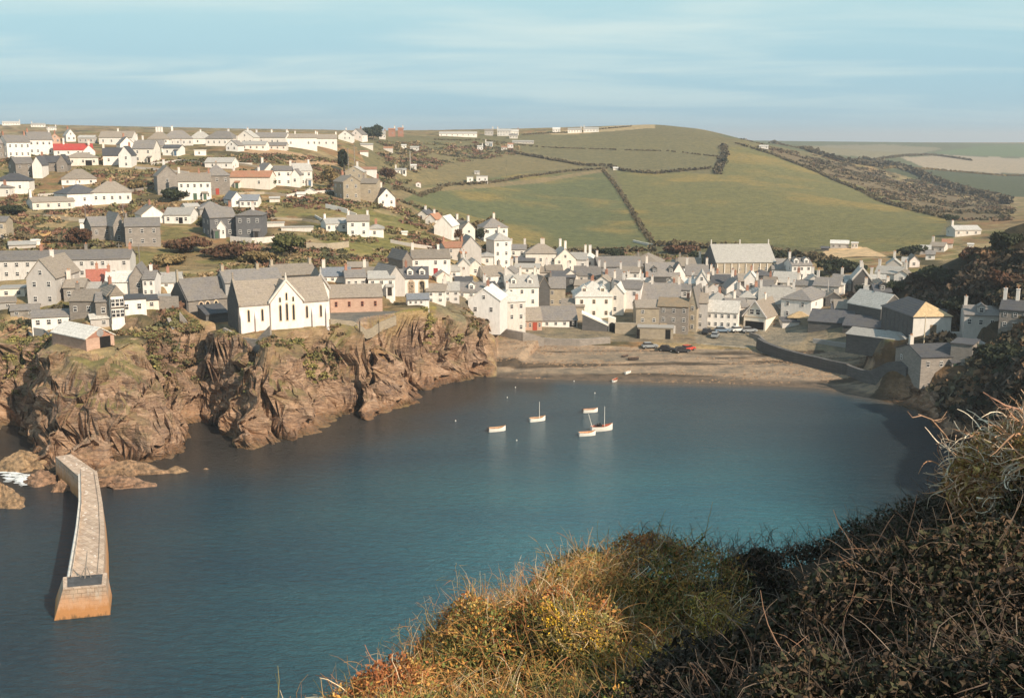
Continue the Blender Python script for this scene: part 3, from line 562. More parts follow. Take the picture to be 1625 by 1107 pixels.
def house(cx, by, Wp, Hp, Rp, kind, yaw, dep, wall, roof, label, cat='house', win=None, ch='', side=True, fm='frame', door=None, dorm=0, far=None, found=3.5, ww=None, name=None, extra=None, ymin=60, chk='s', group=None):
    P = hit(cx, by, far, ymin); mpx = metre(P); ya = R(yaw)
    w = Wp*mpx/max(cos(ya), .5); h = Hp*mpx; r = Rp*mpx
    if kind in 'gh' and kind != 'f': r = max(r - .14*dep/2, .16*dep)
    if kind == 'f': r = 0
    rz = atan2(-P[1], -P[0]) + pi/2 - ya
    nm = name or NMOF.get(cat, cat.replace(' ', '_'))
    t = empty(nm, P, rz, label, cat, group)
    wall_builder(kind, w, dep, h, r, found).obj('wall', wall, t)
    ro = roof_builder(kind, w, dep, h, r).obj('roof', roof, t)
    isfar = P[1] > 330
    for i, c in enumerate(ch):     # chimneys spread along the ridge
        if c == '.': continue
        fr = 0 if len(ch) == 1 else i/(len(ch)-1)*2-1
        if kind == 'e': link('chimney', CHM[c], ro, (0, .5+(dep-1)*(fr*.5+.5), h+r), pi/2)
        elif kind in 'gj': link('chimney', CHM[c], ro, (fr*(w/2-.45), dep/2, h+r), pi/2)
        elif kind == 'f': link('chimney', CHM[c], ro, (fr*(w/2-.6), dep/2, h+.3), 0)
        elif kind == 'l': link('chimney', CHM[c], ro, (fr*(w/2-.6), dep*.9, h+r), 0)
        else: link('chimney', CHM[c], ro, (fr*max(w/2-dep*.45, .5), dep/2, h+r*.85), 0)
    if win is None:
        ns = max(1, int(round(h/2.9))); nc = max(1, int(round(w/2.6))); win = (nc, ns)
    nc, ns = win
    if nc and ns:
        wh = min(1.15, h/ns*.46); wwid = ww or min(.80, w/nc*.42)
        dcol = nc//2 if door is not None and nc > 1 else -1
        hr = random.Random(int(cx*31+by)); jx = hr.uniform(-.1, .1)*w/nc
        for s_ in range(ns):
            for c in range(nc):
                x = -w/2 + w*(c+.5)/nc + jx; z = h/ns*(s_+.55)
                if hr.random() < .10 and nc*ns > 2 and c != dcol: continue
                if s_ == 0 and c == dcol: link('door', DOORM[door], t, (x, 0, 0), 0, (.95, 1, min(2.0, h*.8))); continue
                window(t, x, 0, z, wwid, wh, 0, fm, isfar)
        if side and abs(yaw) >= 14 and dep > 4.5:
            sg = 1 if yaw > 0 else -1
            n2_ = 2 if dep > 7 else 1
            for s_ in range(ns):
                for c in range(n2_):
                    if (s_*7+c*3+int(cx)) % 4 == 0: continue
                    window(t, sg*w/2, dep*(c+.5)/n2_, h/ns*(s_+.55), .8, wh*.95, sg*pi/2, fm, isfar)
        if kind == 'e' and r > 1.8 and nc > 1: window(t, 0, 0, h+r*.28, .75, min(1., r*.4), 0, fm, isfar)
    if not ch and win != (0,0) and w > 4 and kind in 'geh' and cat in ('house', 'cottage', 'terrace'):
        link('chimney', CHM['ob'[int(cx) % 2]], ro, ((1 if int(by) % 2 else -1)*(w/2-.45) if kind != 'e' else 0, dep/2 if kind != 'e' else dep-.6, h+r) if kind != 'h' else (0, dep/2, h+r*.9), 0)
    if cat in ('house', 'cottage') and w > 6 and kind in 'gh' and int(cx+by) % 3 == 0 and win != (0,0):
        xs_ = (-.3 if int(cx) % 2 else .3)*w; pw = 1.7
        pc = MB().box(xs_-pw/2, xs_+pw/2, -1.2, -.004, -2, 2.0).obj('porch', wall, t); MB().prism([(-1.4, 2.0), (-.004, 2.55), (-.004, 2.67), (-1.4, 2.12)], 'x', xs_-pw/2-.15, xs_+pw/2+.15).obj('porch_roof', roof, pc); link('porch_door', DOORM[('doordark','doorgreen','doorblue')[int(cx) % 3]], pc, (xs_, -1.21, 0), 0, (.8, 1, 1.85))
    for i in range(dorm):
        x = -w/2 + w*(i+.5)/dorm; yy = dep*.12; zz_ = h + r*.24
        dw, dh = 1.5, 1.3; D_ = MB(); D_.prism([(-dw/2, zz_), (dw/2, zz_), (dw/2, zz_+dh), (0, zz_+dh+.6), (-dw/2, zz_+dh)], 'y', yy, yy+dep*.3)
        d = D_.obj('dormer', wall, ro); d.location = (x, 0, 0)
        MB().prism([(-dw/2-.15, zz_+dh-.05), (0, zz_+dh+.65), (dw/2+.15, zz_+dh-.05), (dw/2+.15, zz_+dh+.08), (0, zz_+dh+.80), (-dw/2-.15, zz_+dh+.08)], 'y', yy-.15, yy+dep*.32).obj('dormer_roof', roof, ro).location = (x, 0, 0)
        link('dormer_window', WINM[fm+'_far'], ro, (x, yy-.01, zz_+dh*.5), 0, (.9, 1, 1.0))
    if extra: extra(t, w, dep, h, r, mpx)
    HOUSES.append((cx, by, P, w, dep, h, label)); return t
def opening(x0, x1, z0, z1, arch=False, mat='opening', nm='doorway'):
    def f(t, w, dep, h, r, m):
        a, b_ = x0*w, x1*w
        mb = MB()
        if arch:
            cx_ = (a+b_)/2; rad = (b_-a)/2; pts = [(a, z0)] + [(cx_-rad*cos(pi*i/8), z1-rad+rad*sin(pi*i/8)) for i in range(9)] + [(b_, z0)]
        else: pts = [(a, z0), (a, z1), (b_, z1), (b_, z0)]
        mb.prism(pts, 'y', -.05, .02); mb.obj(nm, mat, t)
    return f
def both(*fs):
    def g(*a):
        for f in fs: f(*a)
    return g
def follow_wall(pts, h, th, mat, label, cat='wall', name='stone_wall', base=.8, group=None, coping=None):
    P = []
    for a, b_ in zip(pts[:-1], pts[1:]):
        p, q = hit(*a), hit(*b_); n = max(1, int(np.hypot(*(q-p)[:2])/2.5))
        for i in range(n): s = p+(q-p)*i/n; P.append((s[0], s[1]))
    q = hit(*pts[-1]); P.append((q[0], q[1])); P = np.array(P); Z = H(P[:,0], P[:,1]); k = np.ones(3)/3
    if len(Z) > 4: Z[1:-1] = np.convolve(Z, k, 'valid')
    T = np.gradient(P, axis=0); T /= np.linalg.norm(T, axis=1)[:, None]+1e-9; N = np.stack([-T[:,1], T[:,0]], 1)*th/2
    V = []; n = len(P)
    for i in range(n):
        jit = random.uniform(-.06, .06)
        for s_ in (1, -1): V += [(P[i,0]+s_*N[i,0], P[i,1]+s_*N[i,1], Z[i]-base), (P[i,0]+s_*N[i,0], P[i,1]+s_*N[i,1], Z[i]+h+jit)]
    F = []
    for i in range(n-1):
        a = i*4; c_ = a+4; F += [(a, c_, c_+1, a+1), (a+2, a+3, c_+3, c_+2), (a+1, c_+1, c_+3, a+3)]
    F += [(0, 1, 3, 2), ((n-1)*4, (n-1)*4+2, (n-1)*4+3, (n-1)*4+1)]
    return tag(MB().add(V, F).obj(name, mat), label, cat, group, 'thing')
h_ = house
# --- top of the left hill, along the skyline
h_(-8,252,30,24,13,'g',-20,8,'greystone','slate','grey gabled end of the skyline terrace cut by the left picture edge','terrace',ch='s.s')
h_(31,251,34,25,13,'g',-22,8.5,'white','slate','left half of the tall white hilltop terrace, with the grey gable end','terrace',ch='b.b')
h_(66,246,35,24,14,'g',-10,8.5,'white','slate','right half of the tall white hilltop terrace, standing a step lower than its neighbour','terrace',ch='b.o')
h_(88,228,15,9,7,'e',0,7,'pinkbrick','rust','small brown gabled house just right of the white hilltop terrace','house',ch='b',far=600)
h_(113,225,14,10,9,'e',-10,8,'white','slatepale','small steep white gable standing alone above the bright red roof','house',far=600)
h_(137,227,24,8,5,'g',15,6,'palegrey','slatepale','low pale grey house just right of the small steep white gable','bungalow',far=600)
h_(60,202,20,4,3,'g',10,7,'white','slatepale','white far house on the leftmost stretch of the horizon ridge','house',far=1250,group='far houses on the horizon ridge')
h_(18,199,26,4,3,'g',0,7,'white','slatepale','longest white building on the far ridge at the left picture edge','house',far=1300,group='far houses on the horizon ridge')
h_(82,207,14,4,2,'g',0,7,'white','slatepale','white far house above the right end of the hilltop terrace','house',far=1100,group='far houses on the horizon ridge')
h_(184,230,50,12,11,'g',20,8,'white','slatebrown','long white house with brown roof and one white chimney on the left skyline','house',ch='.w.',win=(4,1))
h_(252,236,32,15,14,'h',10,8,'white','slatebrown','white skyline house with tall white chimneys left of the big hipped roof','house',ch='WWW',far=520)
h_(283,232,46,12,15,'h',0,10,'offwhite','slate','wide hipped grey roof on the left skyline above small white shed','house',ch='W..',far=520)
h_(318,229,34,9,13,'h',5,9,'white','slatepale','white house with pale hipped roof right of the wide grey hipped one','house',ch='w',far=530)
h_(348,232,42,12,14,'h',25,9,'white','slate','white skyline house with hipped roof where the tan path starts','house',ch='.w',far=540)
h_(368,240,18,9,8,'e',25,7,'white','slate','little white gabled house at the top of the tan path','cottage')
h_(389,232,26,14,10,'e',20,9,'cream','slatepale','cream gabled house on the skyline behind the long low white roofs','house',ch='w')
h_(428,231,50,13,9,'g',18,8,'cream','slate','cream skyline house with grey roof and cream gable right of the cream gabled house','house',ch='w.w.w')
h_(402,238,38,8,7,'g',15,7,'white','slatepale','low white bungalow in front of the cream skyline houses, left one','bungalow')
h_(440,238,28,7,6,'g',10,6,'offwhite','slate','low off-white bungalow in front of the cream skyline houses, right one','bungalow')
h_(480,236,46,17,8,'g',0,9,'white','slatebrown','left block of the long bright white building on the skyline','terrace',ch='ww..w',win=(5,1),far=590)
h_(519,235,32,15,8,'g',0,9,'white','slatebrown','right block of the long bright white building on the skyline','terrace',ch='w.w',win=(3,1),far=590)
h_(548,224,22,9,8,'e',10,8,'white','slatebrown','white gabled house between the long white building and round dark tree','house',ch='w',far=640)
h_(565,222,20,8,9,'e',25,8,'pinkwhite','slate','pinkish white gable touching the round dark skyline tree','house',far=660)
h_(607,221,10,8,6,'g',0,6,'cream','slatepale','cream sliver of a house between dark tree and orange brick block','house',far=680)
h_(622,217,11,11,2,'g',0,6,'brick','rust','orange brick block on the skyline, left of two','house',far=700,win=(1,1))
h_(636,217,9,12,2,'g',0,6,'brick','rust','orange brick block on the skyline, right of two','house',far=710,win=(1,1))
# --- second row
h_(117,247,58,9,11,'g',0,8,'white','redbright','white house with bright red roof and a tall white chimney','house',ch='.W...',win=(4,1))
h_(142,248,18,8,9,'e',0,6,'white','redbright','white gabled porch wing at the right end of the bright red roof','house',win=(1,1))
h_(131,263,48,13,10,'h',0,9,'offwhite','slatebrown','off-white bungalow with brown hipped roof just below the bright red roof','bungalow',win=(3,1),extra=opening(.1,.3,.1,2.1))
h_(41,281,27,21,12,'g',-18,8,'greystone','slate','grey stone house with twin gables behind a white end wall, far left','house',ch='..',win=(2,2))
h_(60,283,14,22,12,'e',15,9,'white','slatedark','narrow bright white gable wall at the right of grey stone twin gables','house',win=(0,0))
h_(85,272,40,14,12,'g',10,8,'greystone','slatedark','long grey stone house with dark roof and gable at its right end','house',win=(3,1))
h_(99,273,16,14,13,'e',10,8,'greystone','slatedark','grey stone gable with one window at the right of the dark roof','cottage',win=(1,1))
h_(180,262,30,15,14,'g',0,9,'pinkwhite','slatedark','pinkish white house with dark slate roof left of its own big gable','house',win=(2,1))
h_(199,266,19,20,13,'e',12,10,'white','slatedark','big white gable facing the harbour at the end of a dark slate roof','house',win=(1,2))
h_(203,243,22,14,11,'e',-10,9,'white','slate','white gable on the left skyline right below the long brown-roofed house','house',win=(1,1))
h_(228,258,32,22,15,'g',18,9,'cream','slate','cream grey house with tall white chimney standing above the rough orchard','house',ch='W.',win=(2,2))
h_(244,242,34,11,10,'g',0,8,'white','slate','white house with plain slate roof under the three tall white chimneys','house',win=(3,1))
h_(272,247,26,12,6,'g',22,6,'white','slatedark','small white shed-like cottage with dark roof and right gable','cottage',ch='',win=(2,1))
h_(318,247,18,8,1,'f',0,3,'white','white','small white hut parked on the slope under the wide hipped skyline roof','hut',win=(1,1))
h_(20,308,50,21,14,'h',12,9,'white','slatedark','white house with dark hipped roof at the left picture edge above brown scrub','bungalow',win=(2,1),ch='')
h_(5,312,20,14,5,'h',20,5,'cream','slate','small cream lodge with three little windows at the left picture edge','cottage',win=(3,1))
h_(126,293,52,9,18,'h',0,10,'white','slatebrown','white bungalow mostly hidden behind two larger hipped slate roofs','bungalow',win=(3,1))
h_(136,327,52,20,18,'h',-22,11,'white','slatedark','white bungalow with big dark hipped roof, left of the hipped pair','bungalow',ch='.w.',win=(3,1))
h_(178,324,60,19,20,'h',0,11,'white','slatebrown','white bungalow with big brown hipped roof, right of the hipped pair','bungalow',ch='b',win=(5,1))
h_(86,332,62,12,9,'g',-15,7,'offwhite','slatebrown','low off-white bungalow with two gables and a tall chimney below the hipped pair','bungalow',ch='W...',win=(4,1))
h_(268,308,33,28,16,'e',-5,14,'greystone','slatebrown','dark grey gable end wall of the long white villa','house',win=(1,2))
h_(310,317,50,29,15,'g',0,9,'white','slatebrown','long white villa with five upper windows and bay windows on the hillside','house',ch='o.bb',win=(5,2),door='doorgreen')
h_(345,309,40,30,20,'h',0,10,'greystone','slate','grey stone house with hipped roof and a red door behind the villa','house',door='doorred',win=(3,2),ch='s')
h_(347,267,42,9,9,'g',22,7,'white','slatepale','low pale bungalow with right white gable above the grey hipped house','bungalow',win=(2,1))
h_(397,299,62,18,11,'g',18,7,'cream','rust','long cream cottage with red-brown roof on the left hillside','cottage',ch='w.w.',win=(2,1))
h_(430,292,22,20,12,'e',-20,9,'cream','slate','cream gable at the left end of the white hillside houses','house',win=(1,1))
h_(450,295,28,24,9,'g',0,8,'white','slate','white house with slate roof left of the two white gables','house',win=(2,2))
h_(469,297,13,20,8,'e',10,7,'white','slate','narrow white gabled wing in the middle of the white hillside houses','cottage',win=(1,1))
h_(482,295,28,24,13,'g',-12,8,'cream','slatepale','cream two-storey house with pale slate roof at the right end of the row','house',win=(3,2),ch='.w')
h_(562,286,28,13,8,'e',10,9,'tanstone','slatepale','rounded tan gable rising behind the tall tan stone house','house',win=(2,1))
h_(559,319,27,30,9,'e',-20,10,'tanstone','slatebrown','tall tan stone gable with white windows above the stepped gardens','house',win=(2,2))
h_(585,320,26,29,6,'g',12,9,'tanstone','slatebrown','plain right half of the tall tan stone house','house',win=(1,1),ch='s.b')
h_(541,313,16,11,4,'l',-10,4,'offwhite','slatepale','small off-white lean-to at the left foot of the tan stone house','outbuilding',win=(1,1))
h_(582,277,32,8,3,'l',0,5,'pinkwhite','rust','low shed with pinkish roof behind the tan stone house','shed',win=(0,0))
h_(614,329,27,15,14,'e',-14,9,'white','slatedark','white gabled cottage with dark roof alone at the end of the hill','cottage',win=(2,1))
h_(582,235,20,5,2,'l',0,4,'offwhite','slatepale','longish grey garden shed under the dark skyline tree','shed',win=(0,0))
h_(578,247,13,6,1.5,'l',0,3,'white','rust','bright white garden hut with reddish roof below the grey shed','hut',win=(0,0))
h_(616,240,15,5,2,'g',0,3,'offwhite','rust','pale garden hut under the orange brick blocks','hut',win=(0,0))
# --- third row
h_(171,380,47,22,16,'g',-12,9,'greystone','slate','left half of the big grey stone twin house above red scrub','house',win=(3,1),ch='.',)
h_(191,385,18,28,18,'e',-15,10,'greystone','slate','grey stone cross gable in the middle of the twin house','house',win=(1,2))
h_(228,391,53,32,15,'g',0,9,'greystone','slate','right half of the big grey stone twin house, three windows upstairs','house',ch='s..',win=(3,2))
h_(139,365,22,12,5,'g',0,4,'white','slatewhite','small white outbuilding left of the big grey stone twin house','outbuilding',win=(1,1))
h_(244,354,36,13,14,'e',-12,9,'white','slatebrown','left white gable of the low white bungalow above the grey twin house','bungalow',win=(1,1),ch='b')
h_(282,355,40,14,13,'g',15,9,'white','slatepale','white right wing of the low bungalow with a dark garage opening','bungalow',win=(3,1),extra=opening(.05,.2,.1,1.9))
h_(306,341,22,13,5,'g',-15,5,'cream','slatepale','small cream outbuilding with dark doorway above the old stone house','outbuilding',win=(1,1))
h_(338,342,40,11,14,'h',-10,9,'concrete','slate','low grey bungalow with blue-grey hipped roof above the dark stone house','bungalow',win=(2,1))
h_(377,328,18,12,11,'e',-18,8,'white','slateblue','white left gable of the small blue-roofed bungalow','bungalow',win=(1,1))
h_(395,329,28,11,10,'g',10,7,'white','slateblue','white right wing of the small blue-roofed bungalow','bungalow',win=(3,1))
h_(355,377,40,32,18,'g',-14,9,'slatehung','slate','dark stone house with rounded gables, left half with a white bay','house',win=(2,2))
h_(352,378,13,18,9,'e',-6,4,'white','slatewhite','small white gabled bay on the front of the dark stone house','house',win=(2,1),name='bay_house')
h_(396,378,40,36,10,'h',10,9,'slatehung','slate','dark stone house with rounded gables, right half with white pilasters','house',win=(3,2),ch='.o')
h_(437,360,28,6,1,'f',0,2.5,'cream','slatepale','low cream shed right of the dark stone house','shed',win=(0,0))
h_(472,367,50,6,1,'f',0,2.5,'offwhite','slatepale','long low off-white shed behind the big round green bush','shed',win=(0,0))
h_(436,321,16,6,3,'g',0,3,'offwhite','slatepale','tiny pale shed in the gardens right of the blue-roofed bungalow','shed',win=(0,0))
h_(478,313,13,5,3,'g',0,3,'white','slatewhite','tiny bright white shed in the terraced gardens','shed',win=(0,0))
h_(492,309,14,6,4,'e',0,4,'cream','slatepale','small cream tent-shaped greenhouse in the terraced gardens','greenhouse',win=(0,0))
h_(535,367,34,12,9,'g',-12,8,'white','slatepale','left wing of the white harbour-view villa on the grassy slope','house',win=(3,1),ch='w.')
h_(569,375,35,24,9,'g',0,9,'white','slatebrown','two-storey middle block of the white villa on the grassy slope','house',win=(2,2),ch='w.w')
h_(597,376,24,13,9,'h',0,7,'white','slatepale','right wing with grey hipped roof of the white villa on the slope','house',win=(1,1))
h_(642,373,9,4,1,'f',0,3,'white','white','tiny white shed alone on the grass right of the white villa','shed',win=(0,0))
# --- hill foot and ridge above the town
h_(670,348,14,8,6,'e',20,7,'offwhite','slatedark','upper little cottage of the stepped row on the ridge','cottage',win=(1,1),ch='w')
h_(683,357,16,9,8,'e',20,8,'cream','rust','middle cottage of the stepped row on the ridge','cottage',win=(1,1),ch='w')
h_(703,376,28,17,15,'e',14,10,'white','slatewhite','bright white gabled cottage, lowest of the stepped row on the ridge','cottage',win=(0,0))
h_(744,381,20,18,11,'e',-25,10,'cream','slatebrown','cream gabled house with two chimneys between dark bushes','house',ch='o.o',win=(1,2))
h_(787,388,38,27,17,'h',-16,9,'white','slate','white square house with tall hipped roof highest in the town','house',ch='..o',win=(3,2))
h_(798,424,27,43,13,'h',-22,7,'white','slatepale','tall narrow white tower-like house in front of the hipped white one','house',win=(2,3))
h_(748,419,32,25,18,'e',-10,9,'palegrey','slate','broad blank pale grey gable left of the tall white tower-like house','house',win=(0,0))
h_(724,413,34,20,9,'g',-15,8,'palegrey','rust','pale grey house with brownish roof left of the broad blank gable','house',ch='b.b',win=(2,2))
h_(772,421,22,14,6,'h',0,6,'white','slatepale','small white hipped annexe at the foot of the tall tower-like house','outbuilding',win=(1,1))
h_(736,440,19,19,10,'e',0,7,'offwhite','slatepale','off-white gabled cottage with pointed chimney under the grey gable','cottage',ch='o',win=(1,2))
h_(755,438,22,15,10,'e',-10,7,'offwhite','slatepale','little off-white cottage between pointed chimney and brick-gabled house','cottage',win=(1,1))
h_(721,441,18,11,9,'g',-5,7,'white','slatepale','small white cottage with pale roof right of the long white villa','cottage',win=(1,1))
h_(647,439,15,28,12,'e',-25,9,'greystone','slate','grey gable end of the long white villa above the town cottages','house',win=(0,0))
h_(685,438,60,28,15,'g',-6,9,'white','slatebrown','long white villa with red porch above the two-dormer house','house',win=(4,2),ch='o..w.',door='doorred')
h_(786,457,33,20,16,'g',-22,8,'white','slatebrown','white cottage with brown roof and orange brick left gable','cottage',ch='..s',win=(2,2))
h_(829,487,52,32,20,'g',-8,9,'white','slatepale','white house with pale slate roof, two dormers and white gabled chimney','house',ch='o.o.o',dorm=2,win=(3,2))
h_(863,487,19,31,17,'e',-20,10,'darkstone','slatebrown','narrow dark stone gable right of the white two-dormer slate house','house',win=(0,0))
h_(884,487,26,30,18,'g',0,9,'tanstone','slate','tan stone house with grey slate roof above the brown lean-to roofs','house',ch='s.',win=(2,2))
h_(822,408,26,12,8,'g',0,8,'white','slate','low white cottage with two chimneys right of the tower-like house','cottage',ch='oo',win=(2,1))
h_(858,424,48,22,17,'h',0,9,'cream','slatebrown','cream house with broad brown hipped roof behind the town','house',ch='..oo',win=(5,1))
h_(897,430,34,19,16,'e',-12,9,'cream','slatepale','cream gabled house with two spiky white chimneys','house',ch='W.W',win=(2,2))
h_(918,430,26,18,12,'g',0,9,'offwhite','slatepale','off-white house with pale roof left of the bright white pyramid roof','house',ch='.W',win=(2,1))
h_(936,427,18,17,9,'p',0,6,'white','slatewhite','bright white small house with pyramid roof and conical chimney','cottage',ch='W',win=(1,1))
h_(985,433,70,10,17,'g',-12,11,'darkstone','slate','long dark building with wide grey slate roof at the back of town','hall',win=(6,1),ch='o...s')
h_(1022,424,46,6,18,'h',10,12,'darkstone','slatebrown','brown hipped roof rising behind the wide grey slate roof','barn',win=(0,0))
h_(868,440,36,8,9,'g',0,6,'palegrey','slatebrown','low stone outbuilding under the broad brown hipped roof','outbuilding',ch='',win=(0,0))
h_(932,447,42,10,15,'g',0,8,'palegrey','slate','slate roofed cottage with two white chimneys in front of the pyramid roof','cottage',ch='.oo',win=(2,1))
h_(972,452,30,12,14,'g',0,8,'offwhite','slate','plain slate roofed cottage above the white four-dormer house','cottage',ch='o.o',win=(2,1))
h_(893,455,40,15,10,'g',0,8,'darkstone','slatedark','dark store with near-black roof behind the tan stone house','outbuilding',win=(3,1))
# --- cottages behind and beside the old school
h_(606,468,42,26,12,'g',0,8,'white','slatepale','white cottage with pale patched roof right of the pink brick hall','cottage',win=(3,2),ch='.')
h_(565,460,32,20,12,'g',-5,8,'offwhite','slate','off-white cottage with roof lights behind the pink brick hall','cottage',win=(3,1),ch='b.')
h_(629,470,28,27,20,'e',-28,9,'palegrey','slate','plain grey gable end left of the house with two white dormers','house',win=(0,0))
h_(661,471,38,30,18,'g',0,8,'white','slatedark','cream-white house with two white dormers and arched windows','house',dorm=2,win=(0,0),ch='b..',extra=both(opening(-.36,-.06,.6,4.2,True,'frametan','arched_window'),opening(.08,.38,.6,4.2,True,'frametan','arched_window'),opening(-.32,-.1,.9,3.9,True,'glass','arched_pane'),opening(.12,.34,.9,3.9,True,'glass','arched_pane')))
h_(664,484,34,9,9,'g',-5,5,'white','slateblue','low shop-like annexe with blue-grey roof under the two-dormer house','outbuilding',win=(4,1))
h_(692,481,30,19,12,'g',5,8,'white','slatebrown','white cottage with brown roof right of the blue-grey annexe','cottage',win=(2,2),ch='.o')
h_(716,479,26,18,14,'g',0,8,'offwhite','slatepale','off-white cottage with pale slate roof in the middle of the lower row','cottage',win=(2,2),ch='o')
h_(748,483,44,20,15,'g',5,9,'white','slate','white cottage with slate roof and one dormer behind the huge white gable','cottage',dorm=1,win=(3,2),ch='..o')
h_(768,508,50,32,18,'e',12,10,'white','slatewhite','huge plain white gable wall at the cliff end of the lower row','house',win=(2,1),ch='b')
h_(812,528,44,50,20,'h',-16,9,'offwhite','slatewhite','tall three-storey white house with pale hipped roof beside the slipway','house',win=(3,3))
h_(534,448,45,10,14,'g',0,8,'white','slateblue','low white house with blue-grey roof behind the tall white school gable','house',win=(4,1))
h_(568,432,32,8,4,'g',0,6,'brick','slatebrown','small brick outbuilding at the foot of the green slope','outbuilding',win=(0,0))
# --- the old schools on the cliff edge
def lancet(t, x, y, z, w, h, rz=0, fm='frametan', par=None):
    f = MB(); n = 6
    def arch(ww, hh, z0): return [(-ww/2, z0)] + [(-ww/2*cos(pi*i/n), z0+hh-ww*.7+ww*.7*sin(pi*i/n)) for i in range(n+1)] + [(ww/2, z0)]
    f.prism(arch(w, h, 0), 'y', -.06, .02); o = f.obj('window', fm, t); o.location = (x, y, z); o.rotation_euler = (0, 0, rz)
    p_ = MB(); p_.prism(arch(w*.62, h*.86, h*.05), 'y', -.09, .0)
    pp = p_.obj('pane', 'glass', o); return o
def coping_g(t, w, y, h, r, mat='offwhite', th=.45, d=.5):   # raised coping along a gable facing -y
    s = r/(w/2); p = [(-w/2-.35, h-.1), (0, h+r+.15), (w/2+.35, h-.1), (w/2+.35, h+.45), (0, h+r+.75), (-w/2-.35, h+.45)]
    mb = MB(); mb.prism([p[0], p[1], p[4], p[5]], 'y', y-.1, y+d); mb.prism([p[1], p[2], p[3], p[4]], 'y', y-.1, y+d)
    mb.box(-.18, .18, y+.0, y+.35, h+r+.6, h+r+1.3); mb.box(-.09, .09, y+.05, y+.25, h+r+1.3, h+r+1.9); return mb
P = hit(453, 521); mx_ = metre(P); Wd = 139*mx_/cos(R(14)); t = empty('school_house', P, atan2(-P[1], -P[0])+pi/2+R(15), 'white old school with pointed centre gable and lancet windows on the cliff edge', 'school')
hh_ = 5.2; dep = 9.5; rr_ = 4.3
wall_builder('g', Wd, dep, hh_, rr_, 5).obj('wall', 'pinkwhite', t); ro = roof_builder('g', Wd, dep, hh_, rr_, .2).obj('roof', 'slatebrown', t)
gw = 6.6; g0 = wall_builder('e', gw, dep/2, hh_+.2, 4.1, 5); g = g0.obj('front_gable', 'pinkwhite', t); g.location = (.3, -.55, 0)
rg = roof_builder('e', gw, dep/2+1.0, hh_+.2, 4.1, .15).obj('gable_roof', 'slatebrown', t); rg.location = (.3, -.2, 0)
cp = coping_g(t, gw, -.05, hh_+.2, 4.1).obj('coping', 'offwhite', t); cp.location = (.3, -.55, 0)
for i, (dx_, hz) in enumerate(((-1.35, 3.6), (0, 3.9), (1.35, 3.6))): lancet(t, .3+dx_, -.57, 1.6, .62, hz)
for dx_, z0 in ((-1.35, 5.5), (0, 5.8), (1.35, 5.5)): lancet(t, .3+dx_, -.57, z0, .5, 1.1 if dx_ else 1.7)
for x in (-.80, -.50, .50, .82): lancet(t, x*Wd/2, -.02, 1.8, .58, 2.7)
MB().prism([(-.6, 0), (-.6, 5.2), (-.15, 5.2), (-.15, 0)], 'x', -Wd/2-.01, -Wd/2+.01)
for k, (yy, z0, hz) in enumerate(((3.2, 1.4, 3.6), (4.75, 1.4, 5.2), (6.3, 1.4, 3.6))): lancet(t, -Wd/2-.02, yy, z0, 1.1, hz, -pi/2, 'frametan')
q = MB(); q.prism([(-.25, hh_-.1), (dep/2, hh_+rr_+.25), (dep+.25, hh_-.1), (dep+.25, hh_+.4), (dep/2, hh_+rr_+.8), (-.25, hh_+.4)], 'x', -Wd/2-.15, -Wd/2+.3); q.box(-Wd/2-.1, -Wd/2+.2, dep/2-.15, dep/2+.15, hh_+rr_+.8, hh_+rr_+1.9); q.obj('end_coping', 'slatebrown', t)
q = MB(); q.box(-Wd/2-.25, -Wd/2-.01, .05, dep-.05, -1.5, hh_-.1)
q.prism([(.05, hh_-.1), (dep-.05, hh_-.1), (dep/2, hh_+rr_-.1)], 'x', -Wd/2-.25, -Wd/2-.01); q.obj('shade_end_wall', 'darkstone', t)  # school's left end: its shade painted on as a dark stone slab
for i in range(7):
    x = -Wd/2+.4+i*(Wd-.8)/6
    if abs(x-.3) < gw/2: continue
    MB().prism([(-.55, -1), (-.55, 2.6), (-.003, 4.0), (-.003, -1)], 'x', x-.28, x+.28).obj('buttress', 'pinkwhite', t)
# tall white cross gable closing the school's right end
def gab(t, w, dep, h, r, m): coping_g(t, w, -.05, h, r).obj('coping', 'palegrey', t)
h_(511,507,25,48,22,'e',-4,16,'white','slatebrown','tall blank white gable with stone coping rising behind the white school','school',win=(0,0),extra=gab,name='school_gable')
h_(340,504,76,31,34,'g',-22,10,'greystone','slate','long grey school range with steep slate roof and dark left gable','school',win=(0,0),ch='',name='school_range',
   extra=lambda t,w,dep,h,r,m: (lancet(t,-w*.25,-.02,1.0,1.3,2.9), lancet(t,-w*.12,-.02,1.0,1.3,2.9), lancet(t,w*.05,-.02,1.0,1.1,2.9), MB().box(-w/2-.4,-w/2-.01,.1,dep-.1,-3,h).prism([(.1,h),(dep-.1,h),(dep/2,h+r-.2)],'x',-w/2-.4,-w/2-.01).obj('shade_end_wall','darkstone',t), MB().box(-w/2-.45,-w/2-.05,dep/2-.3,dep/2+.3,h+r-.5,h+r+2.2).obj('bellcote','tanstone',t)))  # dark slab on the left gable paints the shade of that end
h_(404,468,88,22,20,'g',-14,9,'concrete','slate','long slate-roofed school range behind, with two tall square chimneys','school',ch='t.t.',win=(5,1),name='school_range')
h_(470,456,66,20,18,'g',-14,9,'darkstone','slatebrown','rear school range with brownish roof running up to the tall white gable','school',ch='t..t',win=(4,1),name='school_range')
h_(345,512,34,14,11,'l',-24,4,'darkstone','slatedark','small dark lean-to between the two old school buildings','outbuilding',win=(0,0))
h_(566,495,82,24,20,'g',-2,9,'pinkbrick','slatebrown','pink brick hall with lichened tan roof right of the white school','hall',win=(4,1),ww=.55,fm='framered')
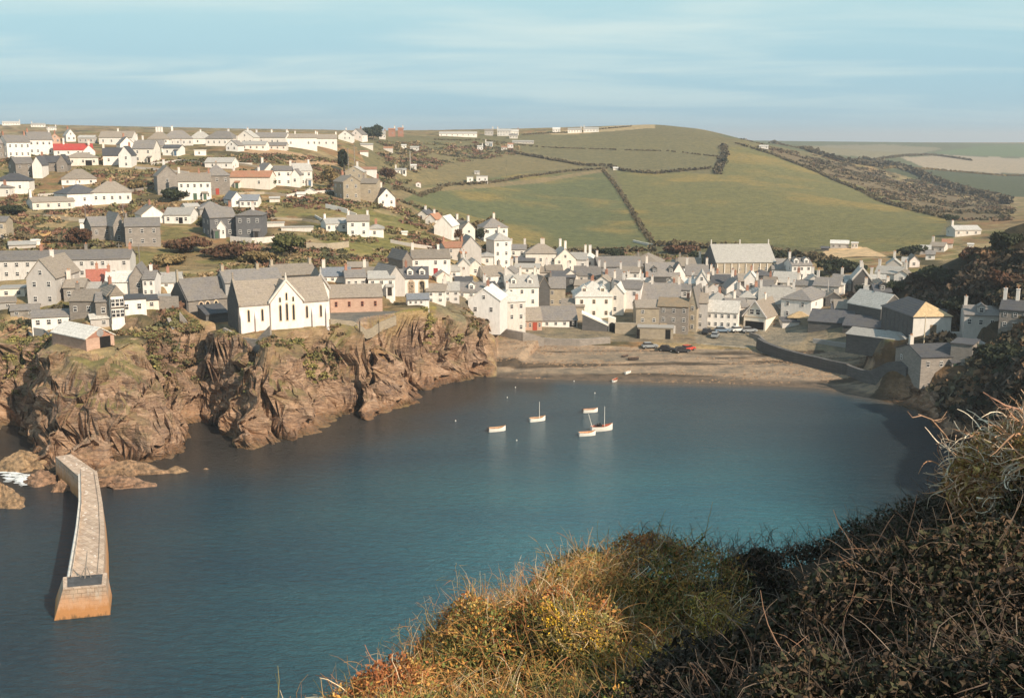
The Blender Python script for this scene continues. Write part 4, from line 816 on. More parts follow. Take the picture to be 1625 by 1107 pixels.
# --- lower left cluster above the cliff
h_(98,441,205,29,16,'g',12,9,'offwhite','slate','very long grey-roofed terrace stretching in from the left picture edge','terrace',ch='b.b.s.b',win=(13,2))
h_(68,487,42,47,28,'e',22,14,'palegrey','slatebrown','big grey house with tall plain gable facing the harbour, far left','house',ch='w',win=(2,2))
h_(118,478,30,22,10,'g',12,8,'greystone','slatebrown','brown-roofed middle house between the big grey gable and red roof','house',win=(2,1))
h_(156,459,32,10,22,'g',0,8,'pinkwhite','redtile','cottage with steep rust red roof in the lower left cluster','cottage',ch='b',win=(2,1))
h_(192,467,44,20,17,'g',5,8,'white','slatewhite','white house with pale whitish roof right of the rust red roof','house',ch='b..',win=(3,1))
h_(219,467,24,26,19,'e',8,9,'greystone','slate','dark grey gable with slate roof in the middle of the lower left cluster','house',win=(1,1))
h_(237,470,18,27,14,'g',10,8,'white','slate','white cottage with stepped roof right of the dark grey gable','cottage',win=(2,2),ch='w')
h_(266,465,42,17,16,'g',5,8,'white','slatepale','white cottage with red chimney at the right end of the lower left cluster','cottage',ch='.b.',win=(3,2))
h_(213,499,38,24,2,'f',-5,7,'white','slatedark','white flat-roofed building with one dark square window','house',win=(2,1))
h_(241,490,22,14,3,'l',-5,5,'offwhite','slatedark','small flat annexe in the shade right of the white flat-roofed building','outbuilding',win=(1,1))
h_(133,505,40,28,18,'g',20,8,'greystone','slatebrown','grey stone cottage with dark brown roof left of the timbered bay house','cottage',ch='s.',win=(2,1))
def bay(t, w, dep, h, r, m):
    q = MB().box(-w*.42, w*.42, -1.1, -.003, -2, h-.1); o = q.obj('bay', 'white', t)
    MB().prism([(-w*.48, h-.1), (w*.48, h-.1), (0, h+2.0)], 'y', -1.3, .4).obj('bay_gable', 'slatebrown', t)
    for z in (h*.30, h*.72):
        for x in (-.27, 0, .27): window(o, x*w, -1.12, z, .24*w, h*.30, 0, 'frame')
    MB().box(-w*.44, w*.44, -1.16, -1.101, h*.48, h*.54).obj('band', 'darkwood', t)
    for x in (-.44, .40): MB().box(x*w, x*w+.04*w, -1.17, -1.101, -.5, h-.12).obj('post', 'darkwood', t)
h_(186,508,24,41,13,'e',-12,9,'greystone','slatebrown','tall house with white two-storey timbered bay under a brown gable','house',win=(0,0),extra=bay,ch='b')
h_(166,508,24,30,14,'g',5,8,'greystone','slate','grey stone side wing left of the white two-storey timbered bay','house',win=(1,1),ch='.s')
h_(86,520,64,18,6,'g',4,6,'white','slate','low white bungalow with grey roof and grey fence below the big gable','bungalow',win=(4,1))
h_(162,519,33,14,5,'g',-6,4,'palegrey','slatewhite','small pale shed directly behind the red-gabled rescue boat shed','shed',win=(1,1))
def lifedoor(t, w, dep, h, r, m):
    opening(-.02,.36,.0,3.0,True,'opening','doorway')(t,w,dep,h,r,m)
    MB().prism([(-w/2+.2, h), (w/2-.2, h), (0, h+r-.25)], 'y', -.06, -.004).obj('gable_panel', 'brick', t)
    MB().prism([(.7*cos(2*pi*i/16), h+r*.45+.7*sin(2*pi*i/16)) for i in range(16)], 'y', -.12, -.062).obj('round_window', 'metal', t)
h_(160,552,42,18,14,'e',-30,12,'pinkbrick','slatewhite','rescue boat shed with red brick gable, round window and pale roof on the cliff','boathouse',win=(0,0),extra=lifedoor)
h_(20,472,36,14,2,'f',8,5,'cream','concrete','cream flat-roofed block at the left picture edge under the long terrace','outbuilding',win=(2,1))
h_(12,490,26,10,4,'l',0,5,'concrete','slatebrown','low rough shed at the left picture edge below the cream block','shed',win=(1,1))
h_(40,502,42,10,6,'g',5,5,'woodgrey','slate','grey boarded shed with leaning door among the scrub, far left','shed',win=(2,1))
h_(5,384,12,32,8,'g',15,7,'tanstone','slate','tan stone house end with grey roof cut by the left picture edge','house',win=(1,2))
h_(57,389,13,7,2,'f',0,3,'white','white','small white shed on the bare ochre bank','shed',win=(0,0))
h_(36,394,40,5,4,'l',0,4,'palegrey','slatepale','low curved grey shed roof below the bare ochre bank','shed',win=(0,0))
# --- town front around the beach
h_(845,524,30,16,20,'g',-8,8,'pinkbrick','slatebrown','low brown store with tan roof and a red door right of the tall white house','outbuilding',win=(4,1),door='doorred')
h_(888,519,56,11,22,'g',-8,9,'white','slate','wide grey slate roof over low white fish sheds above the slip','boathouse',win=(4,1),extra=opening(.28,.48,.0,1.7))
h_(909,508,36,22,12,'g',0,8,'tanstone','slatebrown','tan stone store with brown hipped roof behind the white fish sheds','outbuilding',win=(1,1))
def ramp(t, w, dep, h, r, m):
    MB().prism([(-w/2-.3, h+r*.98), (w/2+.3, h*.35), (w/2+.3, h*.35+.6), (-w/2-.3, h+r*.98+.6)], 'y', -.5, .3).obj('coping', 'white', t)
def darkbank(cx, by, Wp, h0, h1, dep, mat, label, cop=None, name='boundary_wall', cat='wall'):
    P = hit(cx, by); m_ = metre(P); w = Wp*m_; t = empty(name, P, atan2(-P[1], -P[0])+pi/2, label, cat)
    MB().prism([(-w/2, -3), (w/2, -3), (w/2, h1*m_), (-w/2, h0*m_)], 'y', 0, dep).obj('wall', mat, t)
    if cop: MB().prism([(-w/2-.2, h0*m_+.01), (w/2+.2, h1*m_+.01), (w/2+.2, h1*m_+.4), (-w/2-.2, h0*m_+.4)], 'y', -.15, dep+.1).obj('coping', cop, t)
    return t
darkbank(944,525,40,27,8,4,'darkstone','dark sloping stone store wall topped by a white coping beside the arch','white')
darkbank(971,526,12,24,20,3,'cream','cream wall pier holding the dark arched doorway to the beach'); 
P_d = hit(971,526); _t = empty('arched_doorway', P_d+np.array([0,-.25,0]), atan2(-P_d[1],-P_d[0])+pi/2, 'dark arched doorway in the cream wall above the beach', 'doorway'); _t['kind'] = 'thing'; MB().prism([(-.7,0),(-.7,1.8)]+[(-.7*cos(pi*i/8),1.8+.7*sin(pi*i/8)) for i in range(1,8)]+[(.7,1.8),(.7,0)],'y',-.05,.2).obj('door','opening',_t)
darkbank(993,530,34,17,17,2,'tanstone','tan stone wall between the dark arch and the big stone house')
h_(942,506,58,36,26,'h',-6,11,'white','slatewhite','big white house with pale hipped roof, red dormers and cream side wall','house',ch='..b..',win=(3,2),dorm=2,fm='frametan')
h_(978,500,22,36,12,'e',8,8,'cream','slatewhite','cream side wing joined to the big white house with pale hipped roof','house',win=(1,2))
h_(999,490,34,32,14,'g',10,9,'white','slate','bright white house wall between the cream wing and the stone house','house',win=(2,2),ch='o.o')
h_(1048,493,62,12,32,'g',0,10,'darkstone','slate','big slate roof with pale chimneys directly behind the stone harbour house','house',ch='.o..o',win=(3,1))
h_(1027,528,36,40,12,'g',-6,9,'tanstone','slatebrown','left half of the three-storey stone harbour house, white shutters above','house',win=(2,3))
h_(1067,529,48,43,13,'g',4,10,'greystone','lichen','right half of the stone harbour house with orange lichen on its roof','house',win=(3,3),door='frame')
h_(1098,526,13,44,26,'e',12,10,'tanstone','slate','narrow house end with bright white gable beside the stone harbour house','house',win=(1,3))
h_(1112,522,20,42,16,'g',0,9,'palegrey','slatebrown','narrow stone house with stacked dark windows left of the white inn','house',win=(1,3),ch='.o')
h_(1040,538,56,18,2,'f',0,4,'tanstone','concrete','low stone store projecting onto the beach before the stone harbour house','outbuilding',win=(0,0),extra=both(opening(.28,.42,.1,2.6),opening(-.52,-.44,.1,2.6)))
h_(1145,521,50,26,18,'g',6,8,'white','slatewhite','white harbour inn with pale roof and five upper windows','inn',win=(5,2),ch='.',name='inn')
h_(1138,496,40,14,20,'h',0,9,'palegrey','slatepale','pale hipped roof rising behind the white harbour inn','house',ch='o.b',win=(0,0))
h_(1172,503,30,16,14,'g',-20,8,'palegrey','slate','grey roofed house squeezed between the inn and the lifeboat-style garage','house',ch='o',win=(1,1))
def garage(t, w, dep, h, r, m):
    MB().box(-w*.42, w*.42, -.06, .02, 0, h*.62).obj('garage_opening', 'opening', t)
    MB().box(-w*.48, w*.48, -.10, -.003, h*.93, h*1.0).obj('beam', 'frametan', t)
    for x in (-.14, .14): window(t, x*w, -.01, h+r*.32, w*.2, r*.36, 0, 'frame')
    MB().prism([(-w/2-.4, h-.35), (0, h+r+.0), (w/2+.4, h-.35), (w/2+.4, h+.05), (0, h+r+.4), (-w/2-.4, h+.05)], 'y', -.35, -.2).obj('bargeboard', 'pinkwhite', t)
h_(1197,522,34,20,24,'e',22,13,'cream','slatebrown','white garage with wide dark doorway and two windows in its gable','garage',win=(0,0),extra=garage,ch='w')
h_(1262,506,46,31,19,'h',20,15,'white','slate','big white house with grey hipped roof right of the gabled garage','house',win=(2,2),ch='..',)
h_(1232,490,56,8,26,'g',0,8,'palegrey','slatepale','pale grey roofs with white ridge behind the gabled garage','house',ch='o.o',win=(0,0))
h_(1268,513,34,9,13,'h',5,8,'tanstone','ochre','low shed with tan ochre hipped roof in front of the big white house','outbuilding',win=(0,0),extra=opening(-.4,-.1,-.5,1.2))
h_(1255,518,26,7,4,'l',-15,4,'offwhite','slatedark','small white lean-to at the left foot of the tan ochre hipped shed','outbuilding',win=(0,0))
# --- middle town
h_(1052,453,52,15,22,'g',-8,9,'darkstone','slate','dark stone house with slate roof and dormers in the middle of town','house',dorm=2,win=(4,1),ch='o..s')
h_(1077,452,20,18,17,'e',-12,10,'pinkwhite','slate','pinkish white gable right of the dark dormered slate roof','house',win=(1,1))
h_(1105,450,36,13,18,'g',0,9,'white','slate','white house with dark square windows behind the pinkish gable','house',win=(3,1),ch='o.o')
h_(1094,432,36,10,14,'g',0,8,'darkstone','slatebrown','small slate-roofed house tucked left of the big hall','house',ch='s.o',win=(2,1))
h_(1113,468,18,22,14,'e',0,8,'white','slatepale','small white gable with two narrow windows behind the stone houses','cottage',win=(2,1))
def hallx(t, w, dep, h, r, m):
    MB().box(-w/2-.35,-w/2-.01,.1,dep-.1,-3,h).prism([(.1,h),(dep-.1,h),(dep/2,h+r-.2)],'x',-w/2-.35,-w/2-.01).obj('shade_end_wall','darkstone',t)  # left end's shade put in as a darker stone slab
    for i in range(9): MB().box(-w/2+.4+i*(w-.8)/8-.15, -w/2+.4+i*(w-.8)/8+.15, -.25, -.003, -3, h-.4).obj('pilaster','cream',t)
    for x in (-w/2+.2, 0, w/2-.2): MB().box(x-.15,x+.15,dep/2-.15,dep/2+.15,h+r,h+r+1.6).obj('finial','offwhite',t)
h_(1183,440,92,24,30,'g',-16,16,'tanstone','slatepale','big chapel-like hall with broad pale roof standing above the town','chapel',win=(9,1),ww=.6,extra=hallx)
h_(1240,440,30,13,17,'g',-5,8,'white','slate','white cottage with slate roof between the big hall and tall dark-sided house','cottage',ch='..o',win=(4,1))
h_(1272,443,31,22,12,'g',-20,8,'white','slate','tall white house with dark left side and two dormers, right of the hall','house',dorm=2,win=(3,2),ch='o..')
h_(1245,457,40,9,17,'g',8,8,'white','slatepale','low white cottage with long pale roof below the big hall','cottage',win=(4,1),extra=opening(-.4,-.15,0,1.6))
h_(1150,462,40,13,13,'g',-5,8,'palegrey','slatedark','cottage with dark slate roof under the left end of the big hall','cottage',ch='o.b',win=(3,1))
h_(1168,472,30,14,14,'e',-10,8,'white','slate','white gabled cottage in the jumble below the big hall','cottage',win=(1,1))
h_(1191,462,20,18,12,'e',0,8,'white','slatewhite','bright white gable with tan brick chimney below the big hall','cottage',ch='b',win=(1,1))
h_(1212,470,28,12,14,'g',0,8,'palegrey','slate','grey slate cottage between bright gable and low white cottage','cottage',ch='o.',win=(2,1))
h_(1185,484,26,12,12,'h',0,8,'palegrey','slatepale','pale hipped cottage just behind the gabled garage','cottage',win=(1,1))
h_(1128,448,26,9,9,'g',0,7,'white','slate','small white-walled cottage tucked against the hall end wall','cottage',ch='o',win=(1,1))
h_(1010,470,32,14,15,'g',0,8,'white','slatewhite','cottage with whitish roof and tall chimney behind the big slate roof','cottage',ch='o..',win=(1,1))
h_(1310,470,40,16,14,'g',10,9,'offwhite','slate','off-white house with slate roof and tall pole right of the big white house','house',ch='o..',win=(2,1))
h_(1328,468,20,16,4,'l',10,6,'white','slatewhite','bright white flat annexe right of the tall pole','outbuilding',win=(0,0))
h_(1350,462,26,12,12,'g',5,7,'palegrey','slatepale','pale roofed cottage left of the dark pointed gable','cottage',ch='.o',win=(2,1))
h_(1367,464,26,20,17,'e',-8,8,'darkstone','slatepale','dark pointed gable edged with pale coping in the upper right of town','cottage',ch='o',win=(1,1),extra=lambda t,w,dep,h,r,m: coping_g(t,w,-.05,h,r).obj('coping','offwhite',t))
h_(1386,470,30,9,5,'g',0,6,'white','slatepale','low white wall-like cottage right of the dark pointed gable','cottage',win=(1,1))
h_(1350,499,50,9,14,'g',-5,9,'darkstone','slatebrown','house with wide tan-brown roof above the dark sheds','house',ch='..o',win=(0,0))
h_(1340,505,42,10,12,'g',0,8,'darkstone','slatedark','dark slate shed in front of the wide tan-brown roof','shed',win=(0,0))
h_(1316,522,66,11,19,'g',12,9,'darkstone','slatedark','left one of the long dark fish cellars behind the sea wall','shed',win=(0,0))
h_(1368,528,60,10,17,'g',12,9,'darkstone','slatedark','right one of the long dark fish cellars behind the sea wall','shed',win=(0,0),ch='')
h_(1396,543,104,7,11,'g',24,7,'darkstone','slatepale','long low fish market with pale grey roof along the sea wall','shed',win=(0,0))
h_(1400,485,26,22,10,'g',-10,8,'darkstone','slatedark','dark narrow house with small white dormer left of the bright roof','house',win=(1,1),dorm=1)
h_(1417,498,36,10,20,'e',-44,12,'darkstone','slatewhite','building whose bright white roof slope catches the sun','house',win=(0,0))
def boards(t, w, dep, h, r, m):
    MB().box(-w/2-.09, -w/2-.003, .05, dep-.05, -6, h-.02).obj('side_wall', 'darkstone', t)  # dark side wall and boards carry the shade of the side facing away
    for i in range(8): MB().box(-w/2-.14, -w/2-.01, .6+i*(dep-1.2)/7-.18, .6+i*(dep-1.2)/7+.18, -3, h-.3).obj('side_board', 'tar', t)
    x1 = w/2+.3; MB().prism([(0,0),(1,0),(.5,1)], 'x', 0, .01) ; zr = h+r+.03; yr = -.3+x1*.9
    MB().add([(-x1, -.34, h+.06), (x1, -.34, h+.06), (0, yr-.03, zr+.04), (-x1, -.30, h+.0), (x1, -.30, h+.0), (0, yr, zr-.02)], [(0,1,2),(3,5,4),(0,3,4,1),(1,4,5,2),(2,5,3,0)]).obj('hip_end', 'ochre', t)  # sunlit look of the front hip painted as ochre over the slate
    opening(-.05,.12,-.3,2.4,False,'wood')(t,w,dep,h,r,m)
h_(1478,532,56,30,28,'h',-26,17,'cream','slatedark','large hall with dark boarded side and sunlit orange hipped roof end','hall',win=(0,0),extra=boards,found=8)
h_(1488,512,60,8,10,'l',10,5,'darkstone','slatedark','dark lean-to roof against the right foot of the orange roofed hall','outbuilding',win=(0,0))
h_(1411,444,44,10,12,'g',10,8,'cream','slatepale','cream and white cottage with long pale roof on the right hill foot','cottage',win=(4,1),ch='o.o')
h_(1418,430,22,10,8,'e',0,7,'palegrey','slatepale','grey gabled cottage above the long pale roofed cottage on the right','cottage',win=(1,1))
h_(1440,424,18,8,6,'g',0,7,'white','slatepale','white cottage with pale roof beside the dark hillside hedge','cottage',win=(2,1))
h_(1451,424,15,10,8,'e',-10,7,'pinkwhite','slatebrown','small pinkish gable climbing the right valley side','cottage',win=(1,1))
h_(1468,404,16,8,6,'g',0,7,'palegrey','slatepale','palegrey cottage third from the top of the right valley row','cottage',win=(1,1))
h_(1486,400,22,9,7,'g',10,7,'offwhite','slatebrown','off-white cottage second from the top of the right valley row','cottage',win=(2,1))
h_(1503,394,16,8,5,'g',0,7,'offwhite','rust','reddish roofed cottage beside the white hut in the right valley row','cottage',win=(1,1))
h_(1536,374,38,9,8,'g',-25,8,'offwhite','slatewhite','pale roofed farmhouse topmost in the right valley behind the dark shoulder','house',win=(3,1))
h_(1540,392,9,4,1,'f',0,3,'white','white','little bright white hut on the dark shoulder of the right hill','hut',win=(0,0),ymin=120)
h_(1332,394,28,7,4,'l',0,4,'palegrey','slatewhite','ruined quarry hut with white roof sheets on the tan mound','hut',win=(3,1))
h_(1356,394,10,8,1,'f',0,3,'offwhite','white','roofless white hut with dark doorways beside the ruined quarry hut','hut',win=(2,1))
h_(1309,398,12,4,3,'g',0,3,'darkstone','slatedark','tiny dark hut at the left end of the tan mound','hut',win=(0,0))
# --- west side on the right
h_(1556,524,50,24,14,'g',-6,9,'palegrey','slate','grey house with slate roof and white gabled dormer on the right slope','house',win=(3,1),dorm=1,ch='o..')
h_(1608,524,44,32,16,'g',4,9,'greystone','slatedark','dark grey house with two white chimneys at the right picture edge','house',win=(3,2),ch='WW.')
h_(1492,590,58,24,14,'g',-30,11,'greystone','slatedark','grey rendered fish cellar with dark roof on the west cliff','house',win=(3,1),ww=.7)  # wall darkened to greystone to stand for the shade it lies in
h_(1524,580,32,34,3,'f',10,7,'greystone','slatedark','blank pale grey wall block right of the grey fish cellar','outbuilding',win=(0,0))
# --- hilltop sheds and far houses
h_(727,217,60,5,3,'g',0,9,'white','slatepale','very long low white building on the skyline left of the round hill','barn',far=940,win=(7,1))
h_(776,215,14,7,4,'g',0,9,'palegrey','slatebrown','grey house just right of the very long white skyline building','house',far=950)
h_(800,216,22,8,4,'g',0,9,'offwhite','slatepale','off-white skyline house among dark sheds under the round hill','house',far=960)
h_(817,215,12,6,4,'g',0,8,'white','slatewhite','white skyline house at the right end of the dark sheds','house',far=960)
h_(815,220,13,5,3,'g',0,8,'offwhite','slate','pale shed just below the right skyline houses','shed',far=900)
h_(883,210,12,5,3,'g',0,8,'white','slatewhite','white arched barn on the hill crest','barn',far=1000)
h_(912,211,22,5,3,'g',0,9,'white','slatepale','left white house of the pair on the hill crest','house',far=1010)
h_(938,210,24,5,3,'g',0,9,'white','slatepale','right white house of the pair on the hill crest','house',far=1020)
h_(762,239,9,6,2,'g',0,5,'white','slatewhite','bright white cottage under the skyline sheds beside the upper field','cottage')
h_(776,232,12,5,2,'g',0,5,'offwhite','slatepale','off-white cottage above the bright white one at the upper field','cottage')
h_(800,239,9,5,2,'g',0,5,'offwhite','rust','pale shed at the corner where the long hedge begins','shed')
h_(810,235,9,6,2,'g',0,5,'pinkwhite','rust','pinkish shed on top of the hedge corner','shed')
h_(830,228,34,3,2,'g',0,6,'palegrey','slatepale','long flat grey roofed shed left of the upper field','shed')
h_(636,276,18,6,3,'g',0,5,'white','slatepale','white cottage beside the tall thin pole on the lower hill','cottage')
h_(656,268,10,5,2,'g',0,4,'offwhite','slatewhite','tiny white shed just right of the tall thin pole','shed')
h_(746,290,10,9,2,'f',0,5,'white','slatepale','narrow white block left of the two in the middle of the hedge','cottage',win=(1,1))
h_(765,290,18,10,2,'f',0,5,'white','slatepale','wider white block right of the two in the middle of the hedge','cottage',win=(2,1))
h_(757,277,8,4,2,'g',0,4,'offwhite','slatepale','small shed directly above the two white blocks','shed')
h_(641,236,8,5,2,'g',0,4,'white','slatewhite','small white hut left of the two garden huts below the skyline gap','hut')
h_(658,239,14,5,2,'g',0,4,'offwhite','slatepale','pale hut right of the two garden huts below the skyline gap','hut')
h_(664,297,8,6,2,'e',0,4,'pinkwhite','rust','tiny pinkish hut by the hill road above the lone gabled cottage','hut')
h_(1212,236,14,4,2,'g',0,5,'white','slatewhite','white sheds on the bare shoulder right of the upper field','shed',far=880)
h_(977,270,8,3,2,'g',0,4,'white','slatewhite','tiny white hut beside the field corner in the middle of the hill','hut')

# --- small buildings packed between the named ones
h_(832,421,34,7,6,'g',0,6,'darkstone','slatedark','low shed with near-black roof between the tower-like house and brown hipped roof','shed',win=(0,0))
h_(836,434,40,9,5,'g',5,6,'white','slatepale','long low white wall-like cottage under the near-black shed roof','cottage',win=(3,1))
h_(806,446,22,12,9,'e',10,7,'white','slate','little white gable between the tower-like house and two-dormer slate roof','cottage',win=(1,1))
h_(880,441,26,12,9,'g',-6,7,'white','slatebrown','small white cottage in front of the cream gable with spiky chimneys','cottage',ch='o.',win=(2,1))
h_(906,452,22,14,9,'e',-8,7,'offwhite','slate','off-white gabled cottage left of the slate roof with two white chimneys','cottage',win=(1,1))
h_(926,466,30,13,9,'g',6,7,'palegrey','slatebrown','grey cottage directly above the big white house with pale hipped roof','cottage',ch='.b',win=(2,1))
h_(955,463,26,15,9,'e',12,7,'white','slatebrown','small white brown-roofed gable behind the right dormer of the big white house','cottage',win=(1,1))
h_(988,466,26,15,10,'g',-8,7,'white','slate','white cottage between the big slate roof and bright white house wall','cottage',ch='o.',win=(2,1))
h_(1000,443,28,11,9,'g',6,7,'white','slatebrown','white cottage under the eaves of the wide grey slate roof','cottage',ch='.o',win=(2,1))
h_(1033,470,24,16,10,'e',-12,7,'offwhite','slatepale','off-white gable rising behind the left half of the stone harbour house','cottage',win=(1,1))
h_(1080,473,30,13,10,'g',4,7,'offwhite','slate','off-white slate cottage behind the lichened harbour roof','cottage',ch='b.o',win=(2,1))
h_(1064,466,20,15,10,'e',15,7,'white','slatebrown','narrow white gable under the dark dormered house','cottage',win=(1,1))
h_(1098,460,30,10,6,'g',3,6,'white','slatewhite','flat whitish roofed cottage left of the small gable with narrow windows','cottage',ch='o',win=(2,1))
h_(1107,438,42,5,3,'l',0,4,'white','slatewhite','long white lean-to under the small slate house left of the hall','outbuilding',win=(0,0))
h_(1132,472,22,13,9,'e',-15,7,'palegrey','slatebrown','grey stone gable just above the pale hipped roof behind the inn','cottage',win=(1,1))
h_(1163,453,52,7,12,'g',-4,8,'darkstone','slatebrown','long brown roof lying directly below the front of the big hall','outbuilding',ch='b..',win=(0,0))
h_(1207,446,26,9,9,'h',0,7,'darkstone','slatedark','near-black hipped roof under the middle of the big hall','outbuilding',win=(0,0))
h_(1160,484,24,13,8,'e',18,7,'white','slate','white gable right behind the inn roof','cottage',win=(1,1))
h_(1205,480,24,12,8,'e',-10,7,'white','slatepale','small white gable above the ridge of the gabled garage','cottage',win=(1,1))
h_(1220,460,20,12,9,'g',6,6,'offwhite','slatebrown','off-white brown-roofed cottage left of the long pale roofed white one','cottage',ch='b',win=(1,1))
h_(1240,474,28,12,8,'g',-5,7,'white','slate','white slate cottage behind the left corner of the big hipped house','cottage',ch='.o',win=(2,1))
h_(1275,466,26,13,8,'g',5,7,'palegrey','slate','grey cottage above the big hipped white house, chimney at its left','cottage',ch='o.',win=(1,1))
h_(1292,458,24,11,9,'e',-6,7,'offwhite','slatepale','off-white gable in the trees right of the tall dark-sided house','cottage',win=(1,1))
h_(1333,452,26,9,8,'g',8,6,'offwhite','slate','off-white cottage below the thicket under the tan mound','cottage',ch='o',win=(2,1))
h_(1322,485,24,13,8,'e',-10,7,'darkstone','slatebrown','dark gabled store left of the wide tan-brown roof','outbuilding',win=(1,1))
h_(1372,487,26,14,8,'g',8,7,'offwhite','slatebrown','off-white house with small window right above the wide tan-brown roof','cottage',ch='.o',win=(2,1))
h_(1398,464,24,10,8,'e',-8,7,'palegrey','slatebrown','pale grey gable left of the dark thicket behind the bright roof','cottage',win=(1,1))
h_(1392,452,24,9,6,'g',0,6,'white','slatepale','small white cottage between pointed gable and right hill foot cottages','cottage',win=(2,1))
h_(1430,446,22,9,7,'e',10,6,'white','slatebrown','white brown-roofed gable at the right end of the hill foot cottages','cottage',win=(1,1))
h_(1476,412,14,8,5,'g',0,6,'white','slate','little white cottage fourth from the top of the right valley row','cottage',win=(1,1))
h_(775,470,26,14,8,'g',-8,7,'darkstone','slatedark','dark roofed store left of the tall three-storey white house','outbuilding',win=(1,1))
h_(800,470,24,14,8,'g',4,7,'white','slate','white cottage between the dark roofed store and two-dormer slate house','cottage',win=(2,1))
h_(736,462,28,14,9,'g',0,7,'white','slatedark','white cottage with dark roof above the one-dormer cottage','cottage',ch='o',win=(2,1))
h_(704,452,22,13,8,'e',-10,6,'offwhite','slatepale','off-white gable below the right end of the long white villa','cottage',win=(1,1))
h_(590,446,30,12,9,'g',3,7,'offwhite','slatebrown','off-white cottage at the foot of the slope left of the two-dormer house','cottage',ch='o.',win=(2,1))
h_(628,448,22,12,8,'g',0,6,'white','slate','white cottage behind the plain grey gable end','cottage',win=(1,1))
h_(255,482,30,10,2,'f',0,4,'greystone','concrete','low stone outhouse under the white cottage with red chimney','outbuilding',win=(1,1))
h_(275,472,20,12,7,'e',10,6,'cream','slatepale','cream gable at the far right end of the lower left cluster','cottage',win=(1,1))
h_(148,470,22,12,8,'g',6,6,'white','slatepale','small white dormer-like cottage between the red roof and big grey house','cottage',win=(1,1))
h_(20,440,30,8,2,'f',0,3,'cream','concrete','cream yard block in front of the left end of the very long terrace','outbuilding',win=(1,1))
# ---------------------------------------------------------------- walls, fences, hedges
fw = follow_wall
fw([(1203,552),(1215,560),(1250,572),(1300,584),(1345,594)],2.6,1.2,'darkstone','dark curved sea wall between the fish cellars and the beach',base=5)
fw([(1345,594),(1395,602),(1440,600)],2.4,1.0,'darkstone','dark stone retaining wall joining the sea wall to the west cliff',base=4)
fw([(1290,543),(1380,551),(1445,560)],1.0,.5,'concrete','pale parapet running along the quay in front of the fish market')
fw([(1484,531),(1530,536),(1590,541),(1640,545)],1.1,.5,'palegrey','pale parapet of the road under the grey houses on the right')
fw([(795,532),(830,540),(862,548)],2.0,1.0,'greystone','ribbed grey retaining wall of the slipway beside the tall white house',base=3)
fw([(862,546),(920,548),(968,544)],1.6,.8,'greystone','low grey retaining wall at the top of the beach',base=3)
fw([(524,514),(560,516),(600,514),(628,509)],1.1,.4,'tanstone','pale retaining wall along the tarmac yard above the cliff',base=.9)
fw([(286,512),(320,519),(356,528),(386,532),(430,534)],2.2,.5,'greystone','grey playground wall running along the cliff edge below the schools',base=3)
fw([(252,489),(284,490)],2.6,.5,'greystone','rough stone garden wall right of the lower left cottages',base=2)
fw([(268,512),(276,530),(284,552)],1.0,.7,'greystone','crumbling wall descending the cliff left of the school playground',base=3)
fw([(46,530),(70,532),(104,531)],1.5,.15,'concrete','pale slab fence on the cliff edge below the low white bungalow','fence','slab_fence')
fw([(366,384),(400,387),(437,384)],1.6,.4,'offwhite','white garden wall under the dark stone house')
fw([(517,330),(535,334),(552,339)],1.4,.3,'white','white wall stepping down the grassy slope above the white villa')
fw([(552,339),(566,344)],1.0,.3,'offwhite','short pale end of the white wall above the white villa')
fw([(455,313),(500,307),(535,306),(541,309)],.9,.4,'offwhite','pale garden wall between terraced gardens and the tan stone house')
fw([(486,394),(520,396),(553,392)],1.6,.5,'tanstone','tan stone wall at the foot of the green slope behind the schools')
fw([(205,306),(245,300),(250,303)],1.1,.4,'greystone','grey garden wall left of the long white villa')
fw([(240,262),(290,256),(330,262),(400,262)],.9,.4,'palegrey','pale road wall crossing the hill under the skyline houses')
fw([(430,348),(480,350),(520,357)],.7,.4,'tanstone','tan path wall winding right of the blue-roofed bungalow')
fw([(600,425),(640,418),(650,412)],.8,.4,'tanstone','tan wall on the green slope left of the long white villa')
fw([(1005,384),(1030,390),(1060,391)],.9,.5,'cream','cream wall stub at the foot of the field boundary')
def hedge(pts, h, w, label, mat='hedgemat', name='hedge', seedn=0, gap=0.0, far=None, group=None, step=2.2, cat='hedge'):
    P = []; h = h*.72; w = w*.75
    for a, b_ in zip(pts[:-1], pts[1:]):
        p, q = hit(*a), hit(*b_); n = max(1, int(np.hypot(*(q-p)[:2])/step))
        for i in range(n): s = p+(q-p)*i/n; P.append((s[0], s[1]))
    q = hit(*pts[-1]); P.append((q[0], q[1])); P = np.array(P); Z = H(P[:,0], P[:,1])
    r_ = np.random.default_rng(seedn); V = []; F = []
    for i in range(len(P)):
        if r_.random() < gap: continue
        for k in range(7):
            c_ = np.array([P[i,0]+r_.normal(0, w*.35), P[i,1]+r_.normal(0, w*.35), Z[i]+r_.uniform(.0, h*r_.uniform(.7, 1.1))])
            for j in range(3):
                a = r_.normal(0, 1, 3); a /= np.linalg.norm(a); b2 = np.cross(a, r_.normal(0, 1, 3)); b2 /= np.linalg.norm(b2); s = r_.uniform(.35, .75)*w*.5
                n = len(V); V += [c_-a*s-b2*s*.6, c_+a*s-b2*s*.8, c_+a*s*.8+b2*s, c_-a*s*.9+b2*s*.7]; F.append((n, n+1, n+2, n+3))
    me = fast_mesh(name, np.array(V), np.array(F), mat); return tag(link(name, me), label, cat, group)
hd = hedge
hd([(806,241),(830,246),(880,255),(925,263),(965,264),(990,272),(1040,276),(1080,272),(1125,268)],2.4,3.2,'long dark hedge crossing the middle of the hill from the shed corner',seedn=1)
hd([(1138,276),(1143,262),(1150,246),(1148,232)],3.6,4.5,'dark bushy hedge climbing to the crest at the right end of the long hedge',seedn=2)
